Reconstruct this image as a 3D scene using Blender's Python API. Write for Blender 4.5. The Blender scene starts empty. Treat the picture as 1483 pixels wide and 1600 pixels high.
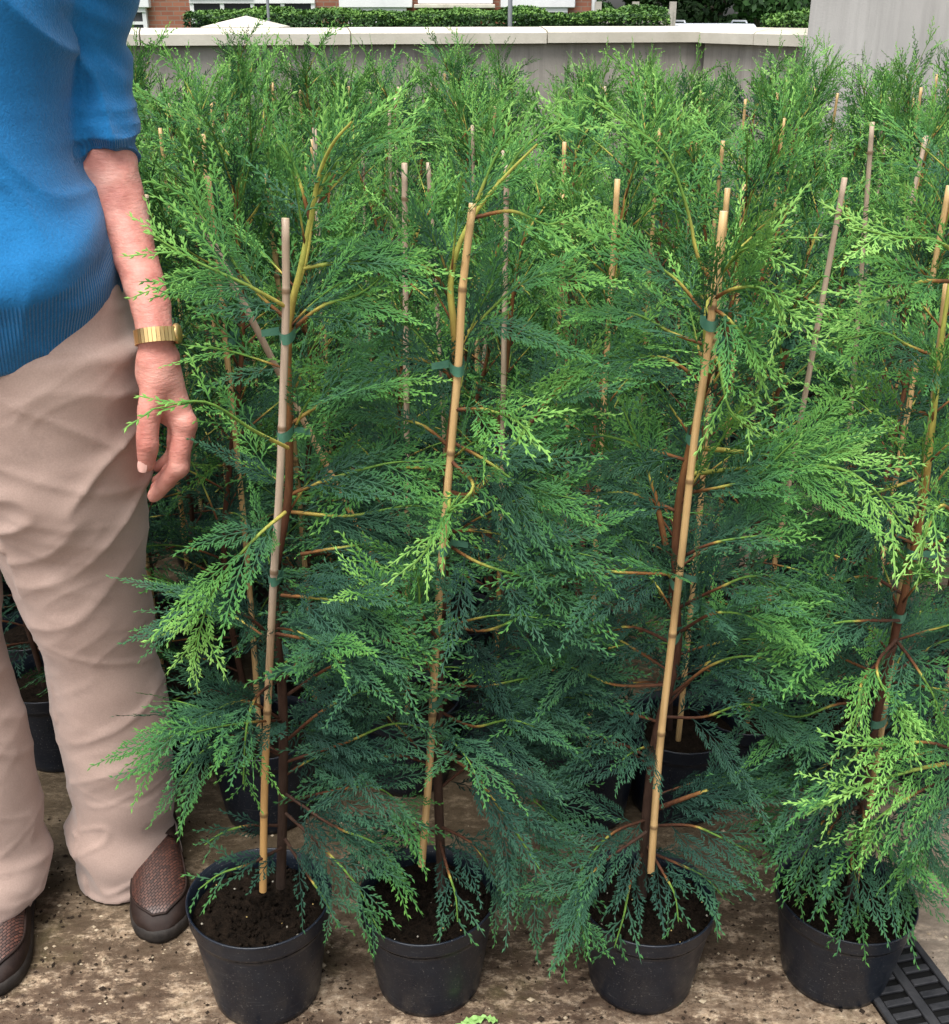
import bpy, math, random
import numpy as np
from mathutils import Vector, Matrix

# ------------------------------------------------------------------ camera / light
S = bpy.context.scene
COL = S.collection
CH = 1.2                      # camera height
PITCH = math.radians(23.9)
F = 1750.0                    # focal length in px of the 1483x1600 photograph
cam_d = bpy.data.cameras.new('camera')
cam = bpy.data.objects.new('camera', cam_d)
COL.objects.link(cam)
cam.location = (0, 0, CH)
cam.rotation_euler = (math.pi/2 - PITCH, 0, 0)
cam_d.sensor_fit = 'VERTICAL'; cam_d.sensor_height = 24; cam_d.lens = 24*F/1600
cam_d.clip_start = 0.02; cam_d.clip_end = 400
S.camera = cam

SUN_EL, SUN_AZ = math.radians(68), math.radians(205)    # azimuth clockwise from +Y: behind the camera, to the left
W = bpy.data.worlds.new("World"); S.world = W; W.use_nodes = True
nt = W.node_tree; nt.nodes.clear()
sky = nt.nodes.new('ShaderNodeTexSky'); sky.sky_type = 'NISHITA'; sky.sun_disc = False
sky.sun_elevation = SUN_EL; sky.sun_rotation = SUN_AZ; sky.dust_density = 4.0; sky.air_density = 1.0; sky.ozone_density = 0.6
hs = nt.nodes.new('ShaderNodeHueSaturation'); hs.inputs['Saturation'].default_value = 0.35   # cloudy, nearly white sky
bg = nt.nodes.new('ShaderNodeBackground'); bg.inputs['Strength'].default_value = 0.11
wo = nt.nodes.new('ShaderNodeOutputWorld')
nt.links.new(sky.outputs[0], hs.inputs['Color']); nt.links.new(hs.outputs[0], bg.inputs[0]); nt.links.new(bg.outputs[0], wo.inputs[0])
sl = bpy.data.lights.new('sun', 'SUN'); sl.energy = 2.3; sl.angle = math.radians(34); sl.color = (1, .97, .92)
sun = bpy.data.objects.new('sun', sl); COL.objects.link(sun)
sd = Vector((math.sin(SUN_AZ)*math.cos(SUN_EL), math.cos(SUN_AZ)*math.cos(SUN_EL), math.sin(SUN_EL)))
sun.rotation_euler = sd.to_track_quat('Z', 'Y').to_euler()
S.view_settings.view_transform = 'Standard'; S.view_settings.look = 'None'
S.view_settings.exposure = 1.0; S.view_settings.gamma = 1
S.cycles.max_bounces = 6; S.cycles.diffuse_bounces = 4; S.cycles.glossy_bounces = 2; S.cycles.transmission_bounces = 3
S.cycles.caustics_reflective = False; S.cycles.caustics_refractive = False

# ------------------------------------------------------------------ helpers
cp, sp = math.cos(PITCH), math.sin(PITCH)
def ray(px, py):
    a = (px-741.5)/F; b = (800-py)/F
    return (a, cp + b*sp, -sp + b*cp)
def P(px, py, Y):
    r = ray(px, py); t = Y/r[1]
    return np.array((r[0]*t, Y, CH + r[2]*t))
def G(px, py, z=0.0):
    r = ray(px, py); t = (z-CH)/r[2]
    return np.array((r[0]*t, r[1]*t, z))
RNG = np.random.default_rng(7)

def tag(o, label=None, cat=None, group=None, kind=None):
    if label: o['label'] = label
    if cat: o['category'] = cat
    if group: o['group'] = group
    if kind: o['kind'] = kind
    return o
def empty(name, loc=(0, 0, 0)):
    o = bpy.data.objects.new(name, None); o.location = loc; o.empty_display_size = .05; COL.objects.link(o); return o
def mesh_obj(name, V, Fc, mat, parent=None, smooth=True, attrs=None, midx=None):
    me = bpy.data.meshes.new(name)
    V = np.asarray(V, dtype=np.float32)
    if isinstance(Fc, np.ndarray):
        k = Fc.shape[1]; n = len(Fc)
        me.vertices.add(len(V)); me.vertices.foreach_set('co', V.ravel())
        me.loops.add(n*k); me.loops.foreach_set('vertex_index', Fc.astype(np.int32).ravel())
        me.polygons.add(n); me.polygons.foreach_set('loop_start', np.arange(0, n*k, k, dtype=np.int32))
        try: me.polygons.foreach_set('loop_total', np.full(n, k, dtype=np.int32))
        except Exception: pass
        me.update(calc_edges=True)
    else:
        me.from_pydata([tuple(map(float, v)) for v in V], [], Fc)
    mats = mat if isinstance(mat, (list, tuple)) else [mat]
    for m in mats: me.materials.append(m)
    if midx is not None: me.polygons.foreach_set('material_index', np.asarray(midx, dtype=np.int32))
    me.polygons.foreach_set('use_smooth', np.full(len(me.polygons), bool(smooth)))
    for k_, a in (attrs or {}).items():
        at = me.attributes.new(k_, 'FLOAT', 'POINT'); at.data.foreach_set('value', np.asarray(a, dtype=np.float32))
    me.update()
    o = bpy.data.objects.new(name, me); COL.objects.link(o)
    if parent is not None: o.parent = parent
    return o

class MB:
    "collects simple shapes into one mesh"
    def __init__(s): s.V = []; s.F = []; s.M = []; s.A = []
    def add(s, V, Fc, m=0, a=0.0):
        o = len(s.V); s.V += [tuple(map(float, v)) for v in V]; s.F += [tuple(i+o for i in f) for f in Fc]; s.M += [m]*len(Fc)
        s.A += (list(a) if hasattr(a, '__len__') else [a]*len(V))
    def box(s, x0, x1, y0, y1, z0, z1, m=0, bev=0.0):
        if bev <= 0:
            V = [(x, y, z) for z in (z0, z1) for y in (y0, y1) for x in (x0, x1)]
            s.add(V, [(0, 2, 3, 1), (4, 5, 7, 6), (0, 1, 5, 4), (2, 6, 7, 3), (0, 4, 6, 2), (1, 3, 7, 5)], m)
        else:
            b = bev; V = []; Fc = []
            rings = [(z0, b), (z0+b, 0), (z1-b, 0), (z1, b)]
            for z, i in rings:
                V += [(x0+b, y0+i, z), (x1-b, y0+i, z), (x1-i, y0+b, z), (x1-i, y1-b, z), (x1-b, y1-i, z), (x0+b, y1-i, z), (x0+i, y1-b, z), (x0+i, y0+b, z)]
            for r in range(3):
                for k in range(8): Fc.append((r*8+k, r*8+(k+1) % 8, (r+1)*8+(k+1) % 8, (r+1)*8+k))
            Fc.append(tuple(range(7, -1, -1))); Fc.append(tuple(range(24, 32)))
            s.add(V, Fc, m)
    def tube(s, pts, rad, n=8, m=0, caps=True, a=None):
        V, Fc = tube_arrays(pts, rad, n)
        Fc = [tuple(f) for f in Fc]
        if caps:
            L = len(pts); Fc.append(tuple(range(n-1, -1, -1))); Fc.append(tuple((L-1)*n+k for k in range(n)))
        s.add(V, Fc, m, 0.0 if a is None else np.repeat(a, n))
    def lathe(s, prof, c=(0, 0, 0), n=48, m=0, wob=None):
        V = []; Fc = []
        for (r, z) in prof:
            for k in range(n):
                t = 2*math.pi*k/n; rr = r*(1 + (wob(t, z) if wob else 0))
                V.append((c[0]+rr*math.cos(t), c[1]+rr*math.sin(t), c[2]+z))
        for i in range(len(prof)-1):
            for k in range(n): Fc.append((i*n+k, i*n+(k+1) % n, (i+1)*n+(k+1) % n, (i+1)*n+k))
        s.add(V, Fc, m)
    def build(s, name, mat, parent=None, smooth=True, attr=None):
        return mesh_obj(name, s.V, s.F, mat, parent, smooth, {attr: s.A} if attr else None, s.M)

def tube_arrays(pts, rad, n=6):
    pts = np.asarray(pts, float); L = len(pts)
    rad = np.broadcast_to(np.asarray(rad, float), (L,))
    T = np.gradient(pts, axis=0); T /= np.linalg.norm(T, axis=1, keepdims=True)+1e-12
    ref = np.array((0, 1, 0.)) if abs(T[0][1]) < .8 else np.array((1, 0, 0.))
    u = np.cross(T[0], ref); u /= np.linalg.norm(u); V = []
    for i in range(L):
        u = u - T[i]*np.dot(u, T[i]); u /= np.linalg.norm(u)+1e-12
        v = np.cross(T[i], u)
        a = np.arange(n)*2*math.pi/n
        V.append(pts[i] + rad[i]*(np.outer(np.cos(a), u) + np.outer(np.sin(a), v)))
    V = np.concatenate(V); k = np.arange(n); Fc = []
    for i in range(L-1):
        Fc.append(np.stack((i*n+k, i*n+(k+1) % n, (i+1)*n+(k+1) % n, (i+1)*n+k), 1))
    return V, np.concatenate(Fc)

def smooth_path(pts, n=24):
    "Catmull-Rom through the points, n samples evenly by parameter"
    p = np.asarray(pts, float)
    if len(p) == 2: return p[0] + (p[1]-p[0])*np.linspace(0, 1, n)[:, None]
    q = np.vstack((2*p[0]-p[1], p, 2*p[-1]-p[-2])); out = []
    for t in np.linspace(0, len(p)-1-1e-6, n):
        i = int(t); f = t-i; a, b, c, d = q[i:i+4]
        out.append(.5*((2*b)+(-a+c)*f+(2*a-5*b+4*c-d)*f*f+(-a+3*b-3*c+d)*f**3))
    return np.array(out)

# value noise in numpy
_T = np.random.default_rng(3).random((32, 32, 32)).astype(np.float32)
def vnoise(p):
    p = np.asarray(p, float); i = np.floor(p).astype(int); f = p-i; f = f*f*(3-2*f)
    i0 = i % 32; i1 = (i+1) % 32
    def g(a, b, c): return _T[(i1 if a else i0)[:, 0], (i1 if b else i0)[:, 1], (i1 if c else i0)[:, 2]]
    fx, fy, fz = f[:, 0], f[:, 1], f[:, 2]
    x00 = g(0,0,0)*(1-fx)+g(1,0,0)*fx; x10 = g(0,1,0)*(1-fx)+g(1,1,0)*fx
    x01 = g(0,0,1)*(1-fx)+g(1,0,1)*fx; x11 = g(0,1,1)*(1-fx)+g(1,1,1)*fx
    return ((x00*(1-fy)+x10*fy)*(1-fz)+(x01*(1-fy)+x11*fy)*fz)*2-1
def sstep(a, b, x):
    t = np.clip((x-a)/(b-a), 0, 1); return t*t*(3-2*t)

# ------------------------------------------------------------------ materials
class NM:
    def __init__(s, name, rough=.6, spec=.4):
        s.m = bpy.data.materials.new(name); s.m.use_nodes = True; s.t = s.m.node_tree; s.N = s.t.nodes
        s.b = s.N['Principled BSDF']; s.b.inputs['Roughness'].default_value = rough; s.b.inputs['Specular IOR Level'].default_value = spec
    def n(s, typ, **kw):
        x = s.N.new(typ)
        for k, v in kw.items():
            if k in x.inputs.keys(): x.inputs[k].default_value = v
            else: setattr(x, k, v)
        return x
    def l(s, a, b): s.t.links.new(a, b)
    def coords(s, scale=(1, 1, 1), kind='Object', rot=(0, 0, 0)):
        tc = s.n('ShaderNodeTexCoord'); mp = s.n('ShaderNodeMapping'); mp.inputs['Scale'].default_value = scale; mp.inputs['Rotation'].default_value = rot
        s.l(tc.outputs[kind], mp.inputs[0]); return mp.outputs[0]
    def noise(s, vec, scale, detail=4, rough=.6, dist=0):
        x = s.n('ShaderNodeTexNoise'); x.inputs['Scale'].default_value = scale; x.inputs['Detail'].default_value = detail
        x.inputs['Roughness'].default_value = rough; x.inputs['Distortion'].default_value = dist
        if vec is not None: s.l(vec, x.inputs['Vector'])
        return x.outputs['Fac']
    def ramp(s, fac, stops, interp='LINEAR'):
        r = s.n('ShaderNodeValToRGB'); e = r.color_ramp; e.interpolation = interp
        while len(e.elements) < len(stops): e.elements.new(.5)
        for el, (p, c) in zip(e.elements, stops):
            el.position = p; el.color = (c[0], c[1], c[2], 1) if hasattr(c, '__len__') else (c, c, c, 1)
        s.l(fac, r.inputs[0]); return r.outputs[0]
    def mix(s, fac, a, b, mode='MIX'):
        x = s.n('ShaderNodeMix', data_type='RGBA', blend_type=mode)
        for sock, val in ((x.inputs[0], fac), (x.inputs[6], a), (x.inputs[7], b)):
            if isinstance(val, (int, float)): sock.default_value = val
            elif isinstance(val, tuple): sock.default_value = (*val[:3], 1)
            else: s.l(val, sock)
        return x.outputs[2]
    def bump(s, h, strength=.3, dist=.005, prev=None):
        b = s.n('ShaderNodeBump'); b.inputs['Strength'].default_value = strength; b.inputs['Distance'].default_value = dist
        s.l(h, b.inputs['Height'])
        if prev is not None: s.l(prev, b.inputs['Normal'])
        return b.outputs[0]
    def attr(s, name):
        a = s.n('ShaderNodeAttribute'); a.attribute_name = name; return a.outputs['Fac']
    def math(s, op, a, b=0.0):
        x = s.n('ShaderNodeMath', operation=op)
        for sock, v in ((x.inputs[0], a), (x.inputs[1], b)):
            if isinstance(v, (int, float)): sock.default_value = v
            else: s.l(v, sock)
        return x.outputs[0]
    def done(s, color=None, bump=None, rough=None):
        if color is not None:
            if isinstance(color, tuple): s.b.inputs['Base Color'].default_value = (*color, 1)
            else: s.l(color, s.b.inputs['Base Color'])
        if bump is not None: s.l(bump, s.b.inputs['Normal'])
        if rough is not None: s.l(rough, s.b.inputs['Roughness'])
        return s.m

def mottled(name, c0, c1, scale=20, rough=.7, bstr=.2, bdist=.003, spec=.3, stretch=(1, 1, 1)):
    k = NM(name, rough, spec); v = k.coords(stretch); n = k.noise(v, scale, 5)
    return k.done(k.ramp(n, [(.3, c0), (.7, c1)]), k.bump(k.noise(v, scale*4, 3), bstr, bdist))

def make_foliage_mat(name, hue=0.0):
    k = NM(name, .62, .16)
    t = k.attr('tint'); oi = k.n('ShaderNodeObjectInfo')
    t = k.math('ADD', t, k.math('MULTIPLY', k.math('SUBTRACT', oi.outputs['Random'], .5), .12))
    c = k.ramp(t, [(0, (.005, .017, .013)), (.2, (.022, .066, .047)), (.4, (.040, .112, .060)), (.6, (.062, .190, .048)), (.8, (.135, .320, .066)), (1, (.26, .48, .12))])  # dark end lowered to paint the shaded gaps into the leaf colour
    k.done(c)
    tr = k.n('ShaderNodeBsdfTranslucent'); k.l(c, tr.inputs[0])
    mx = k.n('ShaderNodeMixShader'); mx.inputs[0].default_value = .12
    k.l(k.b.outputs[0], mx.inputs[1]); k.l(tr.outputs[0], mx.inputs[2]); k.l(mx.outputs[0], k.N['Material Output'].inputs[0])
    return k.m
M = {}
M['foliage'] = make_foliage_mat('cypress_foliage')
k = NM('stem_bark', .75, .2)      # tint: 0 old brown bark, .5 orange, 1 young yellow green
v = k.coords((1, 1, .3)); nz = k.noise(v, 160, 4)
c = k.ramp(k.attr('tint'), [(0, (.050, .034, .026)), (.35, (.10, .040, .022)), (.6, (.26, .12, .04)), (.8, (.50, .45, .10)), (1, (.14, .28, .05))])
M['stem'] = k.done(k.mix(k.ramp(nz, [(.35, 0.), (.7, .7)]), c, (.10, .075, .055)) if False else k.mix(.45, c, k.ramp(nz, [(.35, (.25, .22, .2)), (.65, (1, 1, 1))]), 'MULTIPLY'), k.bump(nz, .5, .002))
def cane_mat(name, a, b, low=None):
    k = NM(name, .45, .4); v = k.coords((1, 1, .04)); n = k.noise(v, 260, 4); g = k.noise(k.coords((1, 1, .6)), 9, 4)
    c = k.mix(k.ramp(n, [(.3, 0.), (.7, 1.)]), a, b)
    c = k.mix(k.ramp(g, [(.52, 0.), (.75, .55)]), c, (.16, .10, .05))
    if low is not None:
        sz = k.n('ShaderNodeSeparateXYZ'); k.l(k.coords(), sz.inputs[0]); c = k.mix(k.ramp(sz.outputs[2], [(.40, 1.), (.62, 0.)]), c, k.mix(n, low, tuple(x*1.3 for x in low)))
    nd = k.attr('tint')
    c = k.mix(nd, c, (.13, .075, .035))
    return k.done(c, k.bump(n, .25, .001))
M['cane'] = cane_mat('bamboo_tan', (.46, .29, .12), (.62, .42, .20))
M['cane_grey'] = cane_mat('bamboo_weathered', (.36, .27, .20), (.50, .39, .29), (.46, .27, .10))
M['cane_cut'] = mottled('bamboo_cut_end', (.45, .34, .2), (.62, .5, .33), 200)
M['tie'] = mottled('green_tie_tape', (.05, .15, .10), (.08, .21, .14), 60, .45, .1)
# black plastic pot, dusty and scuffed
k = NM('black_pot_plastic', .42, .45); v = k.coords()
dust = k.ramp(k.noise(v, 14, 5, .65), [(.45, 0.), (.78, .22)]); spk = k.ramp(k.noise(v, 420, 2, .5), [(.66, 0.), (.72, .5)])
c = k.mix(dust, (.005, .009, .017), (.042, .052, .066)); c = k.mix(spk, c, (.26, .25, .23))
scr = k.ramp(k.noise(k.coords((1, 1, 18)), 22, 3), [(.64, 0.), (.70, .25)]); c = k.mix(scr, c, (.16, .16, .16))
M['pot'] = k.done(c, k.bump(k.noise(v, 60, 4), .12, .002), k.ramp(k.noise(v, 30, 4), [(.3, .26), (.7, .5)]))
k = NM('potting_soil', .95, .1); v = k.coords(); n = k.noise(v, 90, 6, .7)
M['soil'] = k.done(k.ramp(n, [(.3, (.004, .003, .002)), (.6, (.018, .012, .008)), (.8, (.05, .034, .022))]), k.bump(n, 1, .008))
M['granule'] = mottled('fertiliser_granule', (.5, .36, .12), (.62, .48, .2), 300)
M['perlite'] = mottled('bark_chip', (.30, .27, .2), (.45, .42, .36), 300)
M['litter'] = mottled('soil_crumb', (.012, .008, .005), (.04, .026, .016), 150, .95)

# ------------------------------------------------------------------ ground
k = NM('stained_concrete', .8, .25); v = k.coords()
big = k.noise(k.coords((1, 2.2, 1)), 3.2, 6, .65, .6); mid = k.noise(k.coords((1, 1.9, 1)), 17, 9, .80, .15); fine = k.noise(v, 90, 5, .7); spk = k.noise(v, 260, 3, .6)
base = k.ramp(fine, [(.3, (.19, .13, .085)), (.5, (.42, .315, .215)), (.7, (.64, .52, .385))])
dirt = k.ramp(mid, [(.40, 0.), (.50, .85), (.7, 1.)])
c = k.mix(k.math('MULTIPLY', dirt, k.ramp(big, [(.30, .3), (.50, 1.)])), base, (.058, .033, .021))
c = k.mix(k.ramp(k.noise(k.coords((1, 1.6, 1)), 55, 8, .85), [(.53, 0.), (.60, .9)]), c, (.035, .022, .014))
moss = k.ramp(k.noise(v, 7, 6, .7), [(.55, 0.), (.72, .5)]); c = k.mix(moss, c, (.10, .09, .03))
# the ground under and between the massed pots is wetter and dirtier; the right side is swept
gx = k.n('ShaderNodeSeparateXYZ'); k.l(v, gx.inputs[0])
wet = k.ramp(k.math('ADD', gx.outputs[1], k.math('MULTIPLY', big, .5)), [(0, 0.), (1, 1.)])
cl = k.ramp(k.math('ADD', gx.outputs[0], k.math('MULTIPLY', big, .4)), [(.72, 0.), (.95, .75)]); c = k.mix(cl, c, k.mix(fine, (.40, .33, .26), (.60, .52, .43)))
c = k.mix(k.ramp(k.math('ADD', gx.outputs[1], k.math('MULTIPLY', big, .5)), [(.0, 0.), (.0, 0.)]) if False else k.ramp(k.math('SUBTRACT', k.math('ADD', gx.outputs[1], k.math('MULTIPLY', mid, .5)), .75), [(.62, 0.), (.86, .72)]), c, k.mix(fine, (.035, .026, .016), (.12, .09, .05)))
bm_ = k.bump(fine, .5, .004); bm_ = k.bump(mid, .6, .012, bm_)
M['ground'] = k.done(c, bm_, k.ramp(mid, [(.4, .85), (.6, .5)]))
M['road'] = mottled('asphalt', (.045, .045, .047), (.07, .07, .07), 30, .85)
# yard slab plus a lower street beyond the wall, as one sheet
def sheet(name, ys, zs, x0, x1, mat, nx=2):
    V = [(x, y, z) for y, z in zip(ys, zs) for x in np.linspace(x0, x1, nx)]
    Fc = [(j*nx+i, j*nx+i+1, (j+1)*nx+i+1, (j+1)*nx+i) for j in range(len(ys)-1) for i in range(nx-1)]
    return mesh_obj(name, V, Fc, mat, smooth=False)
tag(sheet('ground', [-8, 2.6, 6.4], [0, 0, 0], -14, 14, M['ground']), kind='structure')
tag(sheet('road', [6.4, 6.6, 13.0], [0, -.85, -.9], -60, 60, M['road']), kind='structure')
M['lawn'] = mottled('lawn', (.03, .08, .015), (.06, .14, .03), 6, .9)
tag(sheet('lawn', [13.0, 120], [-.9, -.9], -120, 120, M['lawn']), kind='structure')

# ------------------------------------------------------------------ wall, pier, pillar
k = NM('render_wall', .85, .2); v = k.coords()
c = k.ramp(k.noise(v, 2.2, 6, .6), [(.3, (.28, .26, .23)), (.7, (.42, .39, .35))]); st = k.ramp(k.noise(k.coords((6, 6, .5)), 3, 6, .7), [(.44, 0.), (.66, .6)])
M['render'] = k.done(k.mix(st, c, (.17, .16, .14)), k.bump(k.noise(v, 120, 4), .3, .003))
k = NM('coping_stone', .8, .25); v = k.coords()
c = k.ramp(k.noise(v, 5, 6, .65), [(.25, (.46, .43, .35)), (.7, (.66, .62, .54))]); st = k.ramp(k.noise(v, 24, 5, .7), [(.62, 0.), (.8, .4)])
M['coping'] = k.done(k.mix(st, c, (.3, .28, .2)), k.bump(k.noise(v, 90, 4), .3, .002))
k = NM('pillar_render', .85, .2); v = k.coords()
c = k.ramp(k.noise(k.coords((1, 1, .5)), 2.6, 5, .6), [(.3, (.36, .345, .335)), (.7, (.52, .50, .485))])
c = k.mix(k.ramp(k.noise(k.coords((5, 5, .35)), 3, 6, .7), [(.46, 0.), (.7, .45)]), c, (.24, .23, .22))
M['pillar'] = k.done(c, k.bump(k.noise(v, 160, 4), .3, .002))

def wall_run(a, b, zt, n, label, name='boundary_wall'):
    a = np.array(a, float); b = np.array(b, float); L = np.linalg.norm(b-a); ang = math.atan2(b[1]-a[1], b[0]-a[0])
    r = empty(name, (a[0], a[1], 0)); r.rotation_euler.z = ang
    w = MB(); w.box(0, L, .035, .215, 0, zt-.065); w.build('wall_face', M['render'], r, False)
    e = np.linspace(0, L, n+1)
    for i in range(n):
        m = MB(); x0, x1 = e[i]+.003, e[i+1]-.003; z0 = zt-.065; j = RNG.normal(0, .0015)
        pr = [(0, z0+j), (0, z0+.042+j), (.012, z0+.050+j), (.11, zt+j), (.14, zt+j), (.238, z0+.050+j), (.25, z0+.042+j), (.25, z0+j)]
        V = [(x, y, z) for x in (x0, x1) for y, z in pr]; q = len(pr)
        m.add(V, [tuple(range(q)), tuple(range(2*q-1, q-1, -1))]+[(k_, k_+q, (k_+1) % q+q, (k_+1) % q) for k_ in range(q)])
        m.build('coping_stone', M['coping'], r, False)
    tag(r, label, 'wall'); return r
def top_z(px, py, Y): return P(px, py, Y)[2]
A = P(190, 50, 4.9); K1 = P(1091, 46, 5.42); B = P(1262, 50, 4.72)
zt = 1.155
dirv = (K1-A)[:2]/np.linalg.norm((K1-A)[:2]); left_end = A[:2]-dirv*4.2
wall_run(left_end, K1[:2]+dirv*.16, zt, 8, 'long low grey rendered garden wall with pale sloped coping behind the conifers')
d2 = (B-K1)[:2]; d2 /= np.linalg.norm(d2)
wall_run(K1[:2]+d2*.01, B[:2]+d2*.06, zt, 2, 'short angled return of the low garden wall meeting the tall grey pillar')
# tall rendered pillar on the right: two faces meeting in a corner
m = MB()
c0 = P(1261, 60, 4.60)[:2]; c1 = P(1400, 60, 4.42)[:2]; c2 = c1+np.array((2.6, .25)); bk = [c2+np.array((.1, 1.)), c0+np.array((.35, 1.1))]
pl = [c0, c1, c2]+bk
V = [(p[0], p[1], z) for z in (0, 2.9) for p in pl]; q = 5
m.add(V, [tuple(range(q-1, -1, -1)), tuple(range(q, 2*q))]+[(i, (i+1) % q, (i+1) % q+q, i+q) for i in range(q)])
pr = empty('rendered_pillar', (0, 0, 0)); m.build('pillar_face', M['pillar'], pr, False)
m = MB(); V = [(p[0]+dx, p[1]+dy, z) for z in (2.9, 3.02) for p, (dx, dy) in zip(pl, ((-.06, -.06), (0, -.07), (.06, -.06), (.06, .06), (-.06, .06)))]
m.add(V, [tuple(range(q-1, -1, -1)), tuple(range(q, 2*q))]+[(i, (i+1) % q, (i+1) % q+q, i+q) for i in range(q)])
m.build('pillar_cap', M['coping'], pr, False)
tag(pr, 'tall smooth grey rendered wall block with a vertical corner at the right rear', 'pillar')
# pier with pyramid cap just behind the wall
pc = P(386, 46, 5.5)
pr = empty('gate_pier', (pc[0], pc[1], 0))
m = MB(); m.box(-.14, .14, -.14, .14, -.5, zt-.03); m.build('pier_shaft', M['render'], pr, False)
m = MB(); h = .17; z0 = zt-.03
m.add([(-h, -h, z0), (h, -h, z0), (h, h, z0), (-h, h, z0), (-h, -h, z0+.03), (h, -h, z0+.03), (h, h, z0+.03), (-h, h, z0+.03), (0, 0, z0+.075)],
      [(3, 2, 1, 0), (0, 1, 5, 4), (1, 2, 6, 5), (2, 3, 7, 6), (3, 0, 4, 7), (4, 5, 8), (5, 6, 8), (6, 7, 8), (7, 4, 8)])
m.build('pier_cap', M['coping'], pr, False)
tag(pr, 'square pier with a shallow pyramid stone cap just behind the wall', 'pier')

# ------------------------------------------------------------------ street beyond: houses, hedges, poles, fence, trees, car
k = NM('red_brick', .85, .2)
br = k.n('ShaderNodeTexBrick'); br.inputs['Scale'].default_value = 1.0
for nm_, val in (('Brick Width', .225), ('Row Height', .075), ('Mortar Size', .008), ('Bias', 0)): br.inputs[nm_].default_value = val
br.inputs['Color1'].default_value = (.25, .095, .062, 1); br.inputs['Color2'].default_value = (.33, .14, .09, 1); br.inputs['Mortar'].default_value = (.25, .19, .15, 1)
mp = k.coords((1, 1, 1), 'Object', (math.radians(90), 0, 0)); k.l(mp, br.inputs['Vector'])
M['brick'] = k.done(k.mix(.5, br.outputs[0], k.ramp(k.noise(k.coords(), 3, 5), [(.3, (.7, .7, .7)), (.7, (1.15, 1.1, 1.1))]), 'MULTIPLY'))
M['white'] = mottled('white_cladding', (.68, .68, .70), (.8, .8, .8), 3, .5, .05)
M['glass'] = NM('window_glass', .08, .6).done((.02, .025, .03))
M['blind'] = mottled('dark_blind', (.02, .02, .025), (.09, .09, .10), 2, .6, stretch=(30, 1, .3))
M['roof'] = mottled('roof_tile', (.05, .04, .04), (.10, .08, .07), 8, .8, stretch=(1, 1, 6))
M['metal'] = mottled('galvanised_pole', (.28, .30, .32), (.40, .42, .44), 30, .5, .05)
YH = 22.0
def hx(px): return P(px, 25, YH)[0]
def hz(py): return P(741, py, YH)[2]
house = empty('brick_house', (0, YH, -.9)); hp = lambda x0, x1, y0, y1, z0, z1, m, b=0: m.box(x0, x1, y0, y1, z0+.9, z1+.9, 0, b)
m = MB(); hp(hx(-560), hx(926), 0, 7, -.9, 4.4, m); m.build('brick_wall', M['brick'], house, False)
m = MB(); x0, x1 = hx(-560)-.3, hx(926)+.3
m.add([(x0, -.4, 5.25), (x1, -.4, 5.25), (x1, 7.4, 5.25), (x0, 7.4, 5.25), (x0, 3.5, 7.8), (x1, 3.5, 7.8)], [(0, 1, 5, 4), (2, 3, 4, 5), (0, 4, 3), (1, 2, 5), (3, 2, 1, 0)])
m.build('roof', M['roof'], house, False)
def h_window(px0, px1, z0, z1, ncol, proud=.06, blind=False):
    a, b = hx(px0), hx(px1); mat = M['blind'] if blind else M['glass']
    f = MB(); t = .07
    hp(a, b, -proud-.02, .05, z1-t, z1, f); hp(a, b, -proud-.02, .05, z0, z0+t, f)
    for i in range(ncol+1):
        xx = a+(b-a-t)*i/ncol; hp(xx, xx+t, -proud, .05, z0+t, z1-t, f)
    if blind: hp(a+t, b-t, -proud+.004, .05, (z0+z1)/2+.35, (z0+z1)/2+.40, f)
    fo = f.build('window', M['white'], house, False)
    g = MB(); hp(a+.03, b-.03, -proud+.03, .04, z0+.03, z1-.03, g); g.build('pane', mat, fo, False)
def panel(px0, px1, z0, z1, depth=.16):
    p_ = MB(); hp(hx(px0), hx(px1), -depth, .04, z0, z1, p_, .01); p_.build('white_panel', M['white'], house, False)
zh = hz(12)
for (a, b, c_, d_) in ((532, 645, 545, 636), (782, 897, 800, 886), (120, 238, 172, 231)):
    panel(a, b, zh, zh+1.35); h_window(c_, d_, zh-1.25, zh-.004, 2, .1, blind=(a == 120)); h_window(c_, d_, zh+1.36, zh+2.4, 2, .1)
panel(654, 770, hz(6), hz(6)+1.3, .12)
m = MB(); hp(hx(649), hx(773), -.42, .04, hz(13), hz(7), m, .01); m.build('door_canopy', M['coping'], house, False)
m = MB(); hp(hx(676), hx(745), -.03, .05, -.9, hz(13)-.02, m, .0); d_o = m.build('door', M['blind'], house, False)
h_window(300, 494, zh-1.3, zh+.14, 4, .1); panel(300, 400, zh+.16, zh+1.3)
m = MB(); m.tube([(hx(927), -.06, 0), (hx(927), -.06, 5.2)], .045, 8); m.build('downpipe', M['white'], house)
m = MB(); hp(hx(-560)-.3, hx(926)+.3, -.44, -.38, 4.25, 4.42, m); m.build('gutter', M['white'], house, False)
tag(house, 'red brick terraced house with white panelled bays beyond the hedge', 'house')

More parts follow.
